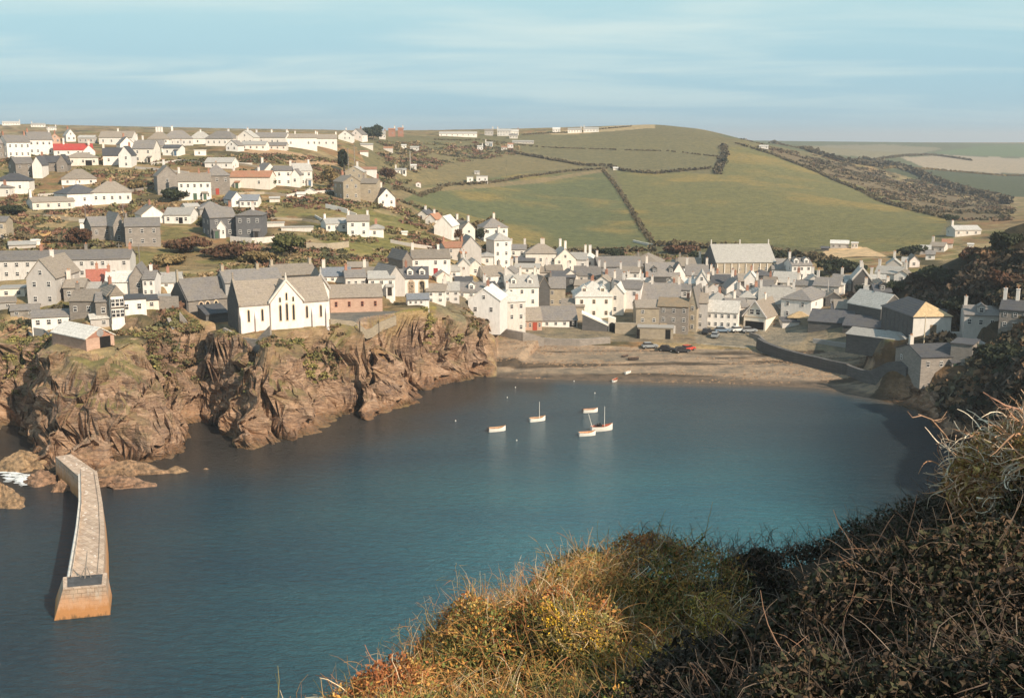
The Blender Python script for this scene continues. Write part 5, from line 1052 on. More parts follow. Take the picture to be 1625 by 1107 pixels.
hd([(957,271),(975,292),(1000,330),(1035,385)],1.6,2.2,'thin hedge running straight down between the two big lower fields',seedn=3)
hd([(625,301),(700,296),(760,292),(830,281),(900,272),(960,268)],1.5,3.0,'reddish hedge bank above the left lower field',seedn=4)
hd([(1170,228),(1230,247),(1300,275),(1370,305),(1440,332),(1505,347)],2.2,3.4,'hedge down the right edge of the biggest field',seedn=5,gap=.05)
hd([(1225,228),(1290,243),(1350,259),(1400,266)],5.0,7,'dark overgrown hedge below the shoulder of bare scrub, upper part',seedn=6)
hd([(1370,255),(1430,268),(1500,295),(1560,312),(1600,324)],6.0,8,'dark tree-like hedge slanting down in front of the far pink field',seedn=7)
hd([(830,214),(905,210),(1000,201)],1.2,2.5,'thin hedge along the crest of the round hill',seedn=8)
hd([(690,222),(760,222),(840,232),(950,237),(1060,240),(1148,250)],1.2,2.2,'faint hedge just below the crest dividing the upper fields',seedn=9,gap=.15)
hd([(1040,390),(1120,394),(1220,400),(1300,414),(1330,420)],3.0,4.2,'dark hedge between the foot of the field and the upper town roofs',seedn=10)
hd([(820,398),(880,400),(960,402),(1035,398)],2.2,4.0,'brown hedge between the left lower field and the upper town roofs',seedn=11)
hd([(645,238),(700,241),(760,243),(800,241)],1.0,2.2,'low scrubby hedge below the garden huts',seedn=12,gap=.2)
hd([(640,322),(690,340),(730,352),(800,372)],1.6,3.0,'hedge at the foot of the left field behind the hilltop road',seedn=13)
hd([(1540,255),(1480,247),(1400,252),(1300,260)],3.,5,'faint distant hedge under the far green field',seedn=14,gap=.2)
hd([(1400,268),(1470,269),(1540,275),(1625,279)],2.5,4,'distant orange-brown hedge line under the pink ploughed field','leafautumn',seedn=15)
hd([(0,386),(30,378),(60,385),(110,388),(140,384)],2.4,3,'dark hedge around the bare ochre bank',seedn=16)
hd([(70,420),(120,398),(190,392)],1.8,2.4,'dark hedge behind the chimneys of the very long terrace',seedn=17)
# ---------------------------------------------------------------- trees and bushes
def crown(cx_, cy_, cz, rx, rz_, n, leaf, r_, lumps=9, hollow=.45):
    C_ = []; 
    for k in range(lumps):
        d = r_.normal(0, 1, 3); d /= np.linalg.norm(d); q_ = r_.uniform(.35, .75); C_.append((d[0]*rx*q_, d[1]*rx*q_, abs(d[2])*rz_*q_*(1 if r_.random() < .8 else -.5), r_.uniform(.35, .55)))
    C_ = np.array(C_); k = r_.integers(0, lumps, n); d = r_.normal(0, 1, (n, 3)); d /= np.linalg.norm(d, axis=1)[:, None]
    rad = r_.uniform(hollow, 1, n)**.6 * C_[k, 3]
    p = C_[k, :3] + d*rad[:, None]*np.array([rx, rx, rz_]); p += np.array([cx_, cy_, cz])
    a = r_.normal(0, 1, (n, 3)); a /= np.linalg.norm(a, axis=1)[:, None]; b2 = np.cross(a, d + r_.normal(0, .6, (n, 3))); b2 /= np.linalg.norm(b2, axis=1)[:, None]+1e-9
    s = leaf*r_.uniform(.6, 1.4, n)[:, None]
    V = np.stack([p-a*s, p-b2*s*.6, p+a*s, p+b2*s*.6], 1).reshape(-1, 3); F = np.arange(4*n).reshape(n, 4); return V, F
def tree(px, py, Wp, Hp, mat, label, cat='bush', name=None, trunk=.25, n=900, seedn=0, ymin=60, far=None, tall=False):
    P = hit(px, py, far, ymin); m_ = metre(P); w = Wp*m_; h = Hp*m_; r_ = np.random.default_rng(seedn+100)
    nm = name or ('tree' if cat == 'tree' else 'bush')
    t = empty(nm, P, 0, label, cat)
    V, F = crown(0, 0, h*(.5 if trunk > .15 else .42), w*.62, h*.55, n, max(w, h)*.055+.05, r_, lumps=14 if tall else 9)
    link('crown', fast_mesh('crown', V, F, mat), t)
    b_ = MB(); b_.tube([(0,0,-1),(0.05*w,0,h*.25),(0,.03*w,h*.6)], [.05*h, .035*h, .015*h], 7)
    for k in range(5):
        a = k*1.3; b_.tube([(0.02*w,0,h*(.2+.06*k)),(cos(a)*w*.2,sin(a)*w*.2,h*(.45+.05*k)),(cos(a)*w*.36,sin(a)*w*.36,h*(.6+.05*k))], [.022*h,.013*h,.006*h], 5)
    b_.obj('trunk', 'bark', t); return t
T = tree
T(592,222,30,22,'leafdark','round dark tree standing on the skyline','tree',n=1800,seedn=1,far=650)
T(546,272,15,36,'leafdark','tall dark conifer-like tree on the hillside above the stepped gardens','tree',n=1500,seedn=2,tall=True)
T(525,300,24,36,'leafautumn','bare autumn brown tree left of the tall dark one','tree',n=900,seedn=3)
T(612,288,26,22,'leafred','dark reddish bush right of the tan stone house roof','bush',n=900,seedn=4)
T(460,404,50,30,'leafgreen','big round green bush below the dark stone house','bush',n=2600,seedn=5)
T(128,388,34,26,'leafred','dark reddish thicket left of the big grey twin house','bush',n=1600,seedn=6)
T(275,318,46,18,'leafdark','dark bush in front of the long white villa end','bush',n=1200,seedn=7)
T(20,262,16,14,'leafdark','dark rounded bush under the white hilltop terrace','bush',n=500,seedn=8)
T(433,297,12,16,'leafgreen','small rounded tree before the cream gable on the hillside','tree',n=500,seedn=9)
T(330,364,30,20,'leafdark','dark bush left of the dark stone house','bush',n=900,seedn=10)
T(726,382,20,19,'leafred','brown bare tree left of the two-chimney cream house','tree',n=700,seedn=11)
T(762,384,18,22,'leafdark','dark tree between cream house and white hipped house','tree',n=800,seedn=12)
T(770,400,16,14,'leafdark','dark bush beside the tall tower-like house','bush',n=500,seedn=13)
T(636,412,18,14,'leafdark','dark bush at the left end of the long white villa','bush',n=500,seedn=14)
T(780,370,40,26,'leafautumn','bare pinkish-brown treetops behind the white hipped house','tree',n=700,seedn=15)
T(1108,422,30,22,'leafdark','dark tree left of the big hall','tree',n=1200,seedn=16)
T(1300,448,24,16,'leafdark','dark bush right of the tall dark-sided house','bush',n=700,seedn=17)
T(1366,468,20,16,'leafdark','dark shrub before the pointed gable','bush',n=500,seedn=18)
T(1445,408,40,18,'leafdark','dark hedge tree above the right hill foot cottages','tree',n=900,seedn=19)
T(1425,465,40,20,'leafdark','dark thicket behind the bright white roof','bush',n=1200,seedn=20)
T(1150,262,12,14,'leafdark','lone dark bush where the hedges meet below the crest','bush',n=400,seedn=21,ymin=400)
T(910,424,20,12,'leafdark','dark shrubs among the upper town roofs','bush',n=400,seedn=22)
T(970,408,40,14,'leafdark','dark trees in front of the field above the wide slate roof','tree',n=900,seedn=23)
T(1080,402,50,12,'leafred','brown scrub trees right of the brown hipped roof','tree',n=900,seedn=24)
T(1215,408,60,14,'leafdark','dark trees behind the right end of the big hall','tree',n=1000,seedn=25)
T(1335,432,60,20,'leafdark','dark thicket below the tan mound','tree',n=1300,seedn=26)
T(1510,352,22,14,'leafdark','dark clump at the lower corner of the biggest field','bush',n=500,seedn=27,ymin=400)
T(912,210,8,6,'leafdark','small dark tree on the hill crest between white buildings','tree',n=200,seedn=28,far=1010)
T(215,300,30,12,'leafautumn','tan bush on the rough orchard slope','bush',n=600,seedn=29)
T(20,340,40,14,'leafdark','dark scrub bank under the white house at the left edge','bush',n=900,seedn=30)
T(240,440,20,24,'leafred','reddish bush behind the lower left cottages','bush',n=700,seedn=31)
for i,(x,y,w_,h__,m_,l) in enumerate([(300,400,60,22,'leafred','left reddish bush in the wild garden below the grey twin house'),(360,410,60,20,'leafred','right reddish bush in the wild garden below the grey twin house'),(270,420,50,16,'leafautumn','tan bush at the front of the wild garden'),(410,418,50,18,'leafautumn','tan bush behind the rear school chimneys')]): T(x,y,w_,h__,m_,l,'bush',n=1500,seedn=40+i)
T(1590,395,50,24,'leafdark','dark bush on the crest of the right shoulder','bush',n=1400,seedn=50,ymin=120)
T(1545,420,50,24,'leafred','brown bush on the left face of the right shoulder','bush',n=1400,seedn=51,ymin=120)
T(1490,450,60,26,'leafdark','large dark thicket at the foot of the right shoulder','bush',n=2000,seedn=52,ymin=120)
T(1600,460,60,30,'leafred','brown thicket above the house at the right picture edge','bush',n=1800,seedn=53,ymin=120)
T(1525,500,60,30,'leafdark','dark thicket above the grey houses on the right slope','bush',n=1800,seedn=54,ymin=120)
T(1595,585,70,36,'leafdark','dark thicket on the west cliff top below the road parapet','bush',n=2200,seedn=55,ymin=120)
# poles
def pole(px, py, Hp, label, arm=True, cat='pole', far=None, rad=.14, mat='woodgrey'):
    P = hit(px, py, far); h = Hp*metre(P); t = empty('telegraph_pole' if arm else 'pole', P, random.uniform(-.5, .5), label, cat, 'telegraph poles on the hillside' if arm else None)
    MB().tube([(0,0,-1),(0,0,h)], [rad, rad*.7], 7).obj('post', mat, t)
    if arm: MB().box(-.8, .8, -.06, .06, h-.6, h-.45).obj('crossarm', mat, t)
pole(191,428,42,'telegraph pole left of the reddish wild garden')
pole(222,425,38,'telegraph pole standing in the reddish wild garden')
pole(136,348,24,'telegraph pole above the small white outbuilding')
pole(196,345,22,'telegraph pole left of the low bungalow gable')
pole(553,275,40,'left telegraph pole beside the tall dark tree',rad=.2)
pole(563,275,44,'right telegraph pole beside the tall dark tree',rad=.2)
pole(651,270,30,'tall thin pole standing in the hill field',False,rad=.25,mat='palegrey')
pole(1313,480,36,'tall pale pole right of the big white house',False,mat='palegrey')
pole(1466,545,45,'orange-lit pole before the orange roofed hall',False,mat='frametan')
pole(1604,520,32,'pale lamp pole beside the house at the right edge',False,mat='palegrey')
pole(571,527,18,'left dark post on the yard wall above the cliff',False,mat='darkwood')
pole(601,522,14,'right dark post on the yard wall above the cliff',False,mat='darkwood')

fw([(70,345),(110,350),(160,352)],1.0,.4,'tanstone','tan garden wall below the low off-white bungalow with two gables')
fw([(215,268),(260,272),(300,276)],.9,.4,'palegrey','pale garden wall winding right of the cream grey chimney house')
fw([(372,310),(420,308),(455,312)],.9,.4,'tanstone','tan garden wall under the long cream cottage')
fw([(300,345),(330,350),(335,356)],.9,.4,'tanstone','short tan wall left of the dark stone house')
fw([(620,385),(655,392),(690,396)],.9,.4,'palegrey','pale path wall rising behind the long white villa')
fw([(500,345),(512,352),(518,362)],.8,.3,'offwhite','short off-white wall left of the white villa')
fw([(100,300),(104,310),(60,312)],.9,.3,'palegrey','pale garden wall left of the dark hipped bungalow')
fw([(380,262),(430,268),(480,276)],.8,.4,'tanstone','tan wall along the lower side of the tan path')
fw([(1190,533),(1205,538),(1215,548)],1.0,.5,'greystone','short stone wall at the top of the slip by the sea wall')
# ---------------------------------------------------------------- boats
def boat(px, py, L, head, hull, label, mast=0, cabin=False, inner='boatwood', boom=False, z=0., name='rowing_boat', cat='boat', heap=False, group=None, roll=0, keel='boatdark', motor=False):
    P = pZ(px, py, 0) if z == 0. else hit(px, py); L *= .74; mast *= .70; B_ = L*.36; D_ = L*.20
    t = empty(name, (P[0], P[1], P[2] if z else 0), R(head), label, cat, group); t.rotation_euler[0] = R(roll)
    n = 13; V = []; VI = []
    for i in range(n):
        u = i/(n-1); x = (u-.5)*L; bw = B_/2*(1-abs(2*u-.85)**2.6*.55 if u < .43 else max(.02, (1-((u-.43)/.57)**2.3))); bw = max(bw, .03)
        sh = D_*(1+.55*(max(0, u-.45)/.55)**2+.15*(1-u)**2); kb = -D_*.45 + D_*.5*max(0, (u-.8)/.2)**2
        for a in np.linspace(-1, 1, 9):
            zz_ = kb + (sh-kb)*abs(a)**1.7; yy = bw*np.sign(a)*(abs(a)**.62)
            V.append((x, yy, zz_)); VI.append((x*.97, yy*.88, max(zz_+.06, sh-D_*.75) if abs(a) < .93 else zz_-.01))
    F = [(i*9+j, i*9+j+1, (i+1)*9+j+1, (i+1)*9+j) for i in range(n-1) for j in range(8)]
    b_ = MB(); b_.add(V, F, 0); b_.add([V[j] for j in range(9)], [tuple(range(9))], 0); b_.obj('hull', hull, t, smooth=True)
    MB().add(VI, F).obj('inside', inner, t)
    g = MB()
    for sgn in (0, 8): g.tube([np.array(V[i*9+sgn])+np.array([0,0,.02]) for i in range(n)], L*.006+.008, 5)
    g.obj('gunwale', 'boatwood' if hull != 'boatwood' else 'boatwhite', t)
    for u in (.25, .48, .68):
        i = int(u*(n-1)); bw = abs(V[i*9][1])*.92; x = V[i*9][0]; MB().box(x-.12, x+.12, -bw, bw, V[i*9][2]-.16, V[i*9][2]-.10).obj('thwart', inner, t)
    if mast: MB().tube([(L*.12, 0, 0), (L*.12, 0, mast)], [.06, .04], 7).obj('mast', 'boatwhite', t)
    if boom: MB().tube([(-L*.45, 0, D_), (-L*.62, .1, D_+mast*.55)], [.06, .04], 6).obj('mizzen', 'boatwhite', t)
    if cabin: q = MB().box(L*.02, L*.30, -B_*.27, B_*.27, D_*.4, D_*2.0); q.box(-.0, L*.32, -B_*.3, B_*.3, D_*2.0, D_*2.15); q.obj('cabin', 'boatdark', t)
    if heap:
        r_ = np.random.default_rng(5); V_, F_ = crown(-.3, 0, D_*1.2, L*.22, .6, 160, .22, r_, 5); link('net_heap', fast_mesh('net_heap', V_, F_, 'boatdark'), t)
    if motor: MB().box(-L*.5-.3, -L*.5, -.15, .15, D_*.3, D_*1.5).obj('outboard', 'boatdark', t)
    return t
boat(789,684,4.6,20,'boatwhite','white open boat with reddish inside, leftmost on the water',motor=True)
boat(853,668,4.6,24,'boatwhite','white open boat with a thin mast, second from left on the water',mast=5.6,name='sailing_boat')
boat(937,654,4.2,14,'boatwhite','white boat with dark stern cover floating alone behind the double-masted one',motor=True,cabin=False,heap=False,inner='boatwood')
boat(955,683,6.0,18,'boatwhite','largest white boat with mast, leaning spar and dark nets aboard',mast=6.8,boom=True,name='fishing_boat',heap=True,inner='boatred')
boat(932,691,4.4,14,'boatwhite','small pale orange-rimmed dinghy tied left of the largest boat',inner='boatorange',name='dinghy')
boat(976,605,3.4,60,'boatwhite','small boat with red inside at the edge of the beach',inner='boatred',z=1,roll=8)
boat(997,592,3.2,50,'boatwhite','small white boat pulled up on the sand above the other',z=1,roll=-10,inner='concrete')
boat(992,566,2.6,30,'boatdark','dark punt lying on the upper beach',z=1,inner='darkwood')
boat(1005,571,3.6,5,'boatdark','long dark rowing boat on the upper beach right of the dark punt',z=1,inner='darkwood',roll=12)
for i,(x,y,l) in enumerate([(911,605,'white mooring buoy nearest the beach'),(818,615,'white mooring buoy left of the one nearest the beach'),(805,631,'white mooring buoy furthest left near the cliff'),(944,624,'white mooring buoy behind the lone boat'),(723,668,'white mooring buoy close under the cliff'),(820,699,'white mooring buoy right of the leftmost boat')]):
    P = pZ(x,y,0); t = empty('mooring_buoy',(P[0],P[1],0),0,l,'buoy','mooring buoys in the harbour'); t.scale = (.6,.6,.6)
    b_ = MB(); b_.tube([(0,0,-.2),(0,0,0),(0,0,.15),(0,0,.32),(0,0,.42)],[.10,.18,.20,.14,.03],9); b_.obj('float','boatwhite',t,smooth=True); MB().tube([(0,0,.4),(0,0,.62)],.03,5).obj('ring','boatred',t)
# ---------------------------------------------------------------- cars
def car(px, py, mat, head, label, van=False):
    P = hit(px, py); t = empty('parked_van' if van else 'parked_car', P, R(head), label, 'van' if van else 'car', 'vehicles parked on the harbour front'); L = 4.1; w = .82
    prof = [(-2.0,.35),(-2.05,.75),(-1.9,.95),(-1.2,1.0),(1.0,.98),(1.95,.82),(2.05,.6),(2.0,.35)]
    b_ = MB(); b_.prism(prof, 'y', -w, w); b_.obj('body', mat, t)
    cab = [(-1.75,.98),(-1.45,1.45),(.35,1.45),(.95,.98)] if not van else [(-1.95,.98),(-1.9,1.9),(.7,1.9),(1.2,.98)]
    MB().prism(cab, 'y', -w*.88, w*.88).obj('cabin', 'glass' if not van else mat, t)
    MB().prism([(cab[1][0]+.03, cab[1][1]+.002), (cab[2][0]-.03, cab[2][1]+.002), (cab[2][0]-.08, cab[2][1]+.06), (cab[1][0]+.08, cab[1][1]+.06)], 'y', -w*.85, w*.85).obj('roof', mat, t)
    for x in (-1.3, 1.3):
        for y in (-1, 1): 
            wh = MB().tube([(x, y*w-.1*y, .32), (x, y*w+.05*y, .32)], .32, 12).obj('wheel', 'rubber', t)
            MB().tube([(x, y*w+.03*y, .32), (x, y*w+.07*y, .32)], .16, 8).obj('rim', 'metal', wh)
    for y in (-.55, .55): MB().box(2.02, 2.08, y-.15, y+.15, .62, .8).obj('headlight', 'frame', t)
car(1122,529,'carblack',60,'black car parked left of the inn front')
car(1146,527,'carblue',5,'grey-blue car parked before the white inn')
car(1171,526,'carwhite',20,'white car parked between the inn and the gabled garage')
car(1189,527,'cargrey',10,'pale grey car parked before the garage doorway')
car(1135,535,'cargrey',70,'grey car on the slip below the black car')
car(1082,559,'carblack',15,'black car standing on the top of the beach')
car(1092,556,'carred',40,'red car beside the black one on the top of the beach')
car(1058,557,'carblack',-20,'dark car left of the black one on the top of the beach')
car(1031,552,'cargrey',10,'grey car under the low stone store on the beach')
car(697,282,'carwhite',10,'white car parked by the sheds on the skyline road') if False else None
# ---------------------------------------------------------------- breakwater
t = empty('harbour_breakwater', pZ(137, 850, 0), 0, 'bent stone and concrete breakwater reaching out from the left cliff', 'breakwater'); t.location = (0, 0, 0)
def off(P_, n, d): return P_ + n*d
zt = 3.6
Lft = [pZ(x, y, zt) for x, y in ((88,724),(124,755),(124,800),(119,840),(112,880),(104,925))]
Rgt = [pZ(x, y, zt) for x, y in ((113,720),(154,748),(163,800),(166,840),(166,880),(163,920))]
def loft(A_, B2, za, zb, spread=1.0, nm='wall', mat='concrete', parent=None):
    n = len(A_); V = []; 
    for a, b_ in zip(A_, B2):
        c_ = (a+b_)/2; da = (a-c_)*spread; db = (b_-c_)*spread
        V += [(c_[0]+da[0], c_[1]+da[1], zb), (a[0], a[1], za), (b_[0], b_[1], za), (c_[0]+db[0], c_[1]+db[1], zb)]
    F = []
    for i in range(n-1):
        for j in range(4): F.append((i*4+j, (i+1)*4+j, (i+1)*4+(j+1) % 4, i*4+(j+1) % 4))
    F += [(0,1,2,3), (4*n-1, 4*n-2, 4*n-3, 4*n-4)]
    return MB().add(V, F).obj(nm, mat, parent)
m, nt, b = new_mat('pierstone'); g = nd(nt, 'ShaderNodeNewGeometry').outputs['Position']; sp = nd(nt, 'ShaderNodeSeparateXYZ', {0: g})
f = noise(nt, g, 1.2, 7, .7); f2 = noise(nt, nd(nt, 'ShaderNodeMapping', {'Vector': g, 'Scale': (1.6, 1.6, .2)}).outputs[0], 1., 6, .7)
c = mix(nt, mrange(nt, f, .35, .65), (.42, .30, .22), (.66, .51, .38)); bk = nd(nt, 'ShaderNodeTexBrick', {'Vector': nd(nt, 'ShaderNodeCombineXYZ', {0: math2(nt, 'ADD', sp.outputs[0], math2(nt, 'MULTIPLY', sp.outputs[1], 1.0)), 1: math2(nt, 'ADD', sp.outputs[2], math2(nt, 'MULTIPLY', sp.outputs[1], .0))}).outputs[0], 'Scale': .9, 'Mortar Size': .03, 'Brick Width': 1.0, 'Row Height': .5, 'Color1': (1,1,1,1), 'Color2': (.72,.72,.72,1), 'Mortar': (.35,.33,.3,1)}); c = mix(nt, .8, c, bk.outputs[0], 'MULTIPLY'); c = mix(nt, mrange(nt, f2, .55, .7, 0, .5), c, (.62, .57, .50))
za_ = math2(nt, 'ADD', sp.outputs[2], math2(nt, 'MULTIPLY', f2, 3.2)); c = mix(nt, mrange(nt, za_, 4.9, 3.6, 0, .8), c, (.62, .34, .18)); c = mix(nt, mrange(nt, za_, 3.3, 2.7, 0, .85), c, (.50, .24, .09)); c = mix(nt, mrange(nt, za_, 1.9, 1.5, 0, .8), c, (.16, .10, .05))
nt.links.new(c, b.inputs['Base Color']); b.inputs['Roughness'].default_value = .9; bp = nd(nt, 'ShaderNodeBump', {'Height': f, 'Strength': .5, 'Distance': .15}); nt.links.new(bp.outputs[0], b.inputs['Normal'])
loft(Lft, Rgt, zt, -2.5, 1.25, 'pier_body', 'pierstone', t)
par = [(a+(b_-a)*.0) for a, b_ in zip(Rgt[1:], Lft[1:])]; par2 = [a+(b_-a)*.16 for a, b_ in zip(Rgt[1:], Lft[1:])]
loft(par2, par, zt+.16, zt-.2, 1.0, 'parapet', 'pierstone', t)
lk = [a+(b_-a)*.02 for a, b_ in zip(Lft[1:], Rgt[1:])]; lk2 = [a+(b_-a)*.14 for a, b_ in zip(Lft[1:], Rgt[1:])]
loft(lk, lk2, zt+.35, zt-.1, 1.0, 'kerb', 'cream', t)
# head block
hA = [pZ(x, y, zt-1.0) for x, y in ((104,932),(91,962))]; hB = [pZ(x, y, zt-1.0) for x, y in ((168,926),(172,944))]
hd_top = [pZ(103,926,zt), pZ(103,935,zt+.1)], [pZ(170,920,zt), pZ(170,936,zt+.1)]
V = [pZ(100,915,zt+.5), pZ(100,934,zt+.5), pZ(168,928,zt+.5), pZ(170,908,zt+.5)]; cc_ = sum(V)/4
Vb = [pZ(88,950,-.0), pZ(86,984,-.0), pZ(175,975,-.0), pZ(178,945,-.0)]
Vm = [v+(w_-v)*.0 for v, w_ in zip(V, Vb)]
Vd = [w_ + (w_-v)*.5 for v, w_ in zip(V, Vb)]
MB().add(list(V)+list(Vb)+list(Vd), [(0,1,2,3)]+[(i, (i+1) % 4, (i+1) % 4+4, i+4) for i in range(4)]+[(i+4, (i+1) % 4+4, (i+1) % 4+8, i+8) for i in range(4)]).obj('pier_head', 'pierstone', t)
V2 = [cc_+(v-cc_)*.80 for v in V]; MB().add([tuple(v+np.array([0,0,.02])) for v in V2]+[tuple(v+np.array([0,0,.05])) for v in V2], [(4,5,6,7),(0,1,5,4),(1,2,6,5),(2,3,7,6),(3,0,4,7)]).obj('wet_deck', 'tar', t)
ri = MB()
for i in range(5):
    a = lk2[i]; b_ = lk2[min(i+1, 4)]
    for k in range(3):
        p_ = a+(b_-a)*k/3; ri.tube([(p_[0], p_[1], zt), (p_[0], p_[1], zt+1.0)], .05, 5)
ri.tube([(p_[0], p_[1], zt+1.0) for p_ in lk2], .04, 5); ri.tube([(p_[0], p_[1], zt+.55) for p_ in lk2], .035, 5); ri.obj('handrail', 'woodgrey', t)
base = pZ(134, 925, zt); ms = MB(); ms.tube([base, base+np.array([0, 1.5, 3.4])], [.09, .06], 7); ms.tube([base+np.array([-.9,.3,0]), base+np.array([0,.9,1.9])], .05, 5); ms.tube([base+np.array([.9,.3,0]), base+np.array([0,.9,1.9])], .05, 5); ms.obj('derrick', 'woodgrey', t)
r_ = np.random.default_rng(11); pt = MB()
for k in range(46):
    i = r_.integers(0, 5); u = r_.random(); v = r_.uniform(.22, .8); p_ = (Lft[i]+(Lft[i+1]-Lft[i])*u)*(1-v) + (Rgt[i]+(Rgt[i+1]-Rgt[i])*u)*v; s = r_.uniform(.06, .14)
    pt.box(p_[0]-s, p_[0]+s, p_[1]-s, p_[1]+s, zt+.004, zt+.03+s*.5)
pt.obj('loose_stones', 'cream', t)
# ---------------------------------------------------------------- rocks and surf
plain('seaweedrock', (.30, .19, .11), .9, .6, 1.5, .8, dark=(.05, .04, .03)); plain('foam', (.85, .87, .85), .6, .05)
def rock_(px, py, w, h, dpt, label, seedn, mat='seaweedrock'):
    P = pZ(px, py, 0); n = 20; V = []; k = 14; r_ = np.random.default_rng(seedn); ph = r_.uniform(0, 9, 4)
    for i in range(k):
        v = i/(k-1)
        for j in range(n):
            a = 2*pi*j/n; q = (1+.25*sin(2*a+ph[0])+.18*sin(5*a+ph[1])+r_.normal(0, .07)); rr0 = (1-v**1.6)
            V.append((P[0]+w*q*cos(a)*rr0, P[1]+dpt*q*sin(a)*rr0, -1 + (h+1)*v**.8 + r_.normal(0, .06)*h))
    F = [(i*n+j, i*n+(j+1) % n, (i+1)*n+(j+1) % n, (i+1)*n+j) for i in range(k-1) for j in range(n)]
    return tag(MB().add(V, F).obj('sea_rock', mat), label, 'rock', 'rocks in the water by the breakwater')
rock_(280,748,3.0,1.0,1.2,'low orange-brown rock alone in the water right of the breakwater',1)
rock_(190,768,5.5,1.6,3.2,'wide low reef of weedy rock beside the breakwater bend',2)
rock_(205,750,5.5,2.2,2.6,'rock ledge between the cliff foot and the weedy reef',3)
rock_(4,800,3.2,3.4,2.6,'orange rock cut by the left picture edge',4)
rock_(98,778,1.5,1.8,1.2,'small orange rock left of the breakwater bend',5)
rock_(66,765,3.4,2.2,2.0,'brown rock shelf left of the breakwater root',6)
rock_(36,742,5.0,3.2,2.6,'dark broken rocks below the left cliff behind the foam',7)
rock_(327,744,1.2,.25,.6,'flat rock barely breaking the surface right of the orange-brown rock',8)
r_ = np.random.default_rng(3); V = []; F = []
for k in range(150):
    px_, py_ = [(40,760),(22,755),(66,757),(15,748),(50,766)][k % 5]; p_ = pZ(px_+r_.normal(0,11), py_+r_.normal(0,2.2), .03+.0008*k); a = r_.uniform(0, 6.3); s = r_.uniform(.15, .9); n = len(V)
    for j in range(6): V.append((p_[0]+s*1.6*cos(j*pi/3)*r_.uniform(.6,1.1), p_[1]+s*.5*sin(j*pi/3)*r_.uniform(.6,1.1), p_[2]))
    F.append(tuple(range(n, n+6)))
me = bpy.data.meshes.new('foam'); me.from_pydata(V, [], F); me.materials.append(MATS['foam']); tag(link('sea_foam', me), 'streaks of white surf among the rocks left of the breakwater', 'foam', kind='stuff')
# ---------------------------------------------------------------- scrub covering the hillside and the cliff top
def clumps(name, N, poly, ymin_, ymax_, size, label, seedn, cols, nleaf=26, cond=None, flat=.55, dens=-.04):
    r_ = np.random.default_rng(seedn); pts = []
    C0 = np.array([hit(*q_) if len(q_) == 2 else pY(*q_) for q_ in poly])
    x0, x1, y0, y1 = C0[:,0].min(), C0[:,0].max(), C0[:,1].min(), C0[:,1].max()
    X = r_.uniform(x0, x1, N*9); Y = r_.uniform(y0, y1, N*9); m_ = inpoly(X, Y, C0[:,0], C0[:,1]) & (Y > ymin_) & (Y < ymax_)
    dn = fbm(X, Y, 16, 4, 200+seedn); m_ &= dn > dens; X, Y = X[m_][:N], Y[m_][:N]; Z, s_, sl_, s2_, L_ = H(X, Y, True)
    if cond: k_ = cond(X, Y, Z, s_, sl_); X, Y, Z = X[k_], Y[k_], Z[k_]
    n = len(X)
    if n == 0: return
    # keep the ground clear around the buildings
    ok = np.ones(n, bool)
    for (_a, _b, hp, w, d, hh, _l) in HOUSES: ok &= np.hypot(X-hp[0], Y-(hp[1]+d*.5)) > max(w, d)*.55+.6; ok &= ~((np.abs(X-hp[0]) < w*.5) & (Y < hp[1]) & (Y > hp[1]-3))
    X, Y, Z = X[ok], Y[ok], Z[ok]; n = len(X); sz = size*r_.uniform(.4, 1.5, n)
    d = r_.normal(0, 1, (n, nleaf, 3)); d /= np.linalg.norm(d, axis=2)[..., None]; d[..., 2] = np.abs(d[..., 2]); rad = r_.uniform(.4, 1.0, (n, nleaf, 1))
    p = np.stack([X, Y, Z-.1], 1)[:, None, :] + d*rad*sz[:, None, None]*np.array([1, 1, flat])
    a = r_.normal(0, 1, (n, nleaf, 3)); a /= np.linalg.norm(a, axis=2)[..., None]; b2 = np.cross(a, d + r_.normal(0, .7, (n, nleaf, 3))); b2 /= np.linalg.norm(b2, axis=2)[..., None]+1e-9
    s = (sz[:, None]*r_.uniform(.16, .38, (n, nleaf)))[..., None]
    V = np.stack([p-a*s, p-b2*s*.7, p+a*s, p+b2*s*.7], 2).reshape(-1, 3); F = np.arange(len(V)).reshape(-1, 4)
    ci = np.clip(((fbm(X, Y, 12, 3, 300+seedn)+.5)*len(cols)*1.3 - .15*len(cols) + r_.normal(0, .6, n)), 0, len(cols)-1).astype(int)
    col = np.array(cols)[ci][:, None, :]*r_.uniform(.65, 1.35, (n, nleaf, 1)); col = np.repeat(col.reshape(-1, 3), 4, 0)
    tag(link(name, fast_mesh(name, V, F, 'tint', tint=col)), label, 'scrub', kind='stuff')
BR = [(.10,.085,.05),(.075,.075,.04),(.18,.10,.065),(.15,.135,.06),(.28,.20,.11),(.085,.07,.042)]
clumps('hillside_scrub', 4300, [(-60,560),(0,330),(0,245),(300,255),(560,262),(640,330),(760,400),(640,420),(560,470),(300,480),(280,560)], 195, 520, 1.5, 'brown, green and russet scrub covering the slopes between the left houses', 1, BR)
clumps('cliff_top_scrub', 2600, [(-60,600),(0,500),(270,485),(420,540),(520,520),(660,498),(740,490),(800,540),(700,580),(400,600)], 185, 300, .9, 'tufted grass and brambles along the left cliff edge', 2, [(.24,.21,.07),(.15,.14,.055),(.18,.12,.065),(.09,.085,.04)], cond=lambda X,Y,Z,s,sl: (Z > 7)&(Y < 285))
clumps('town_garden_scrub', 1500, [(640,470),(700,400),(900,400),(1300,415),(1400,430),(1400,520),(1200,520),(900,500)], 290, 430, 1.2, 'dark garden shrubs growing between the town houses', 3, BR)
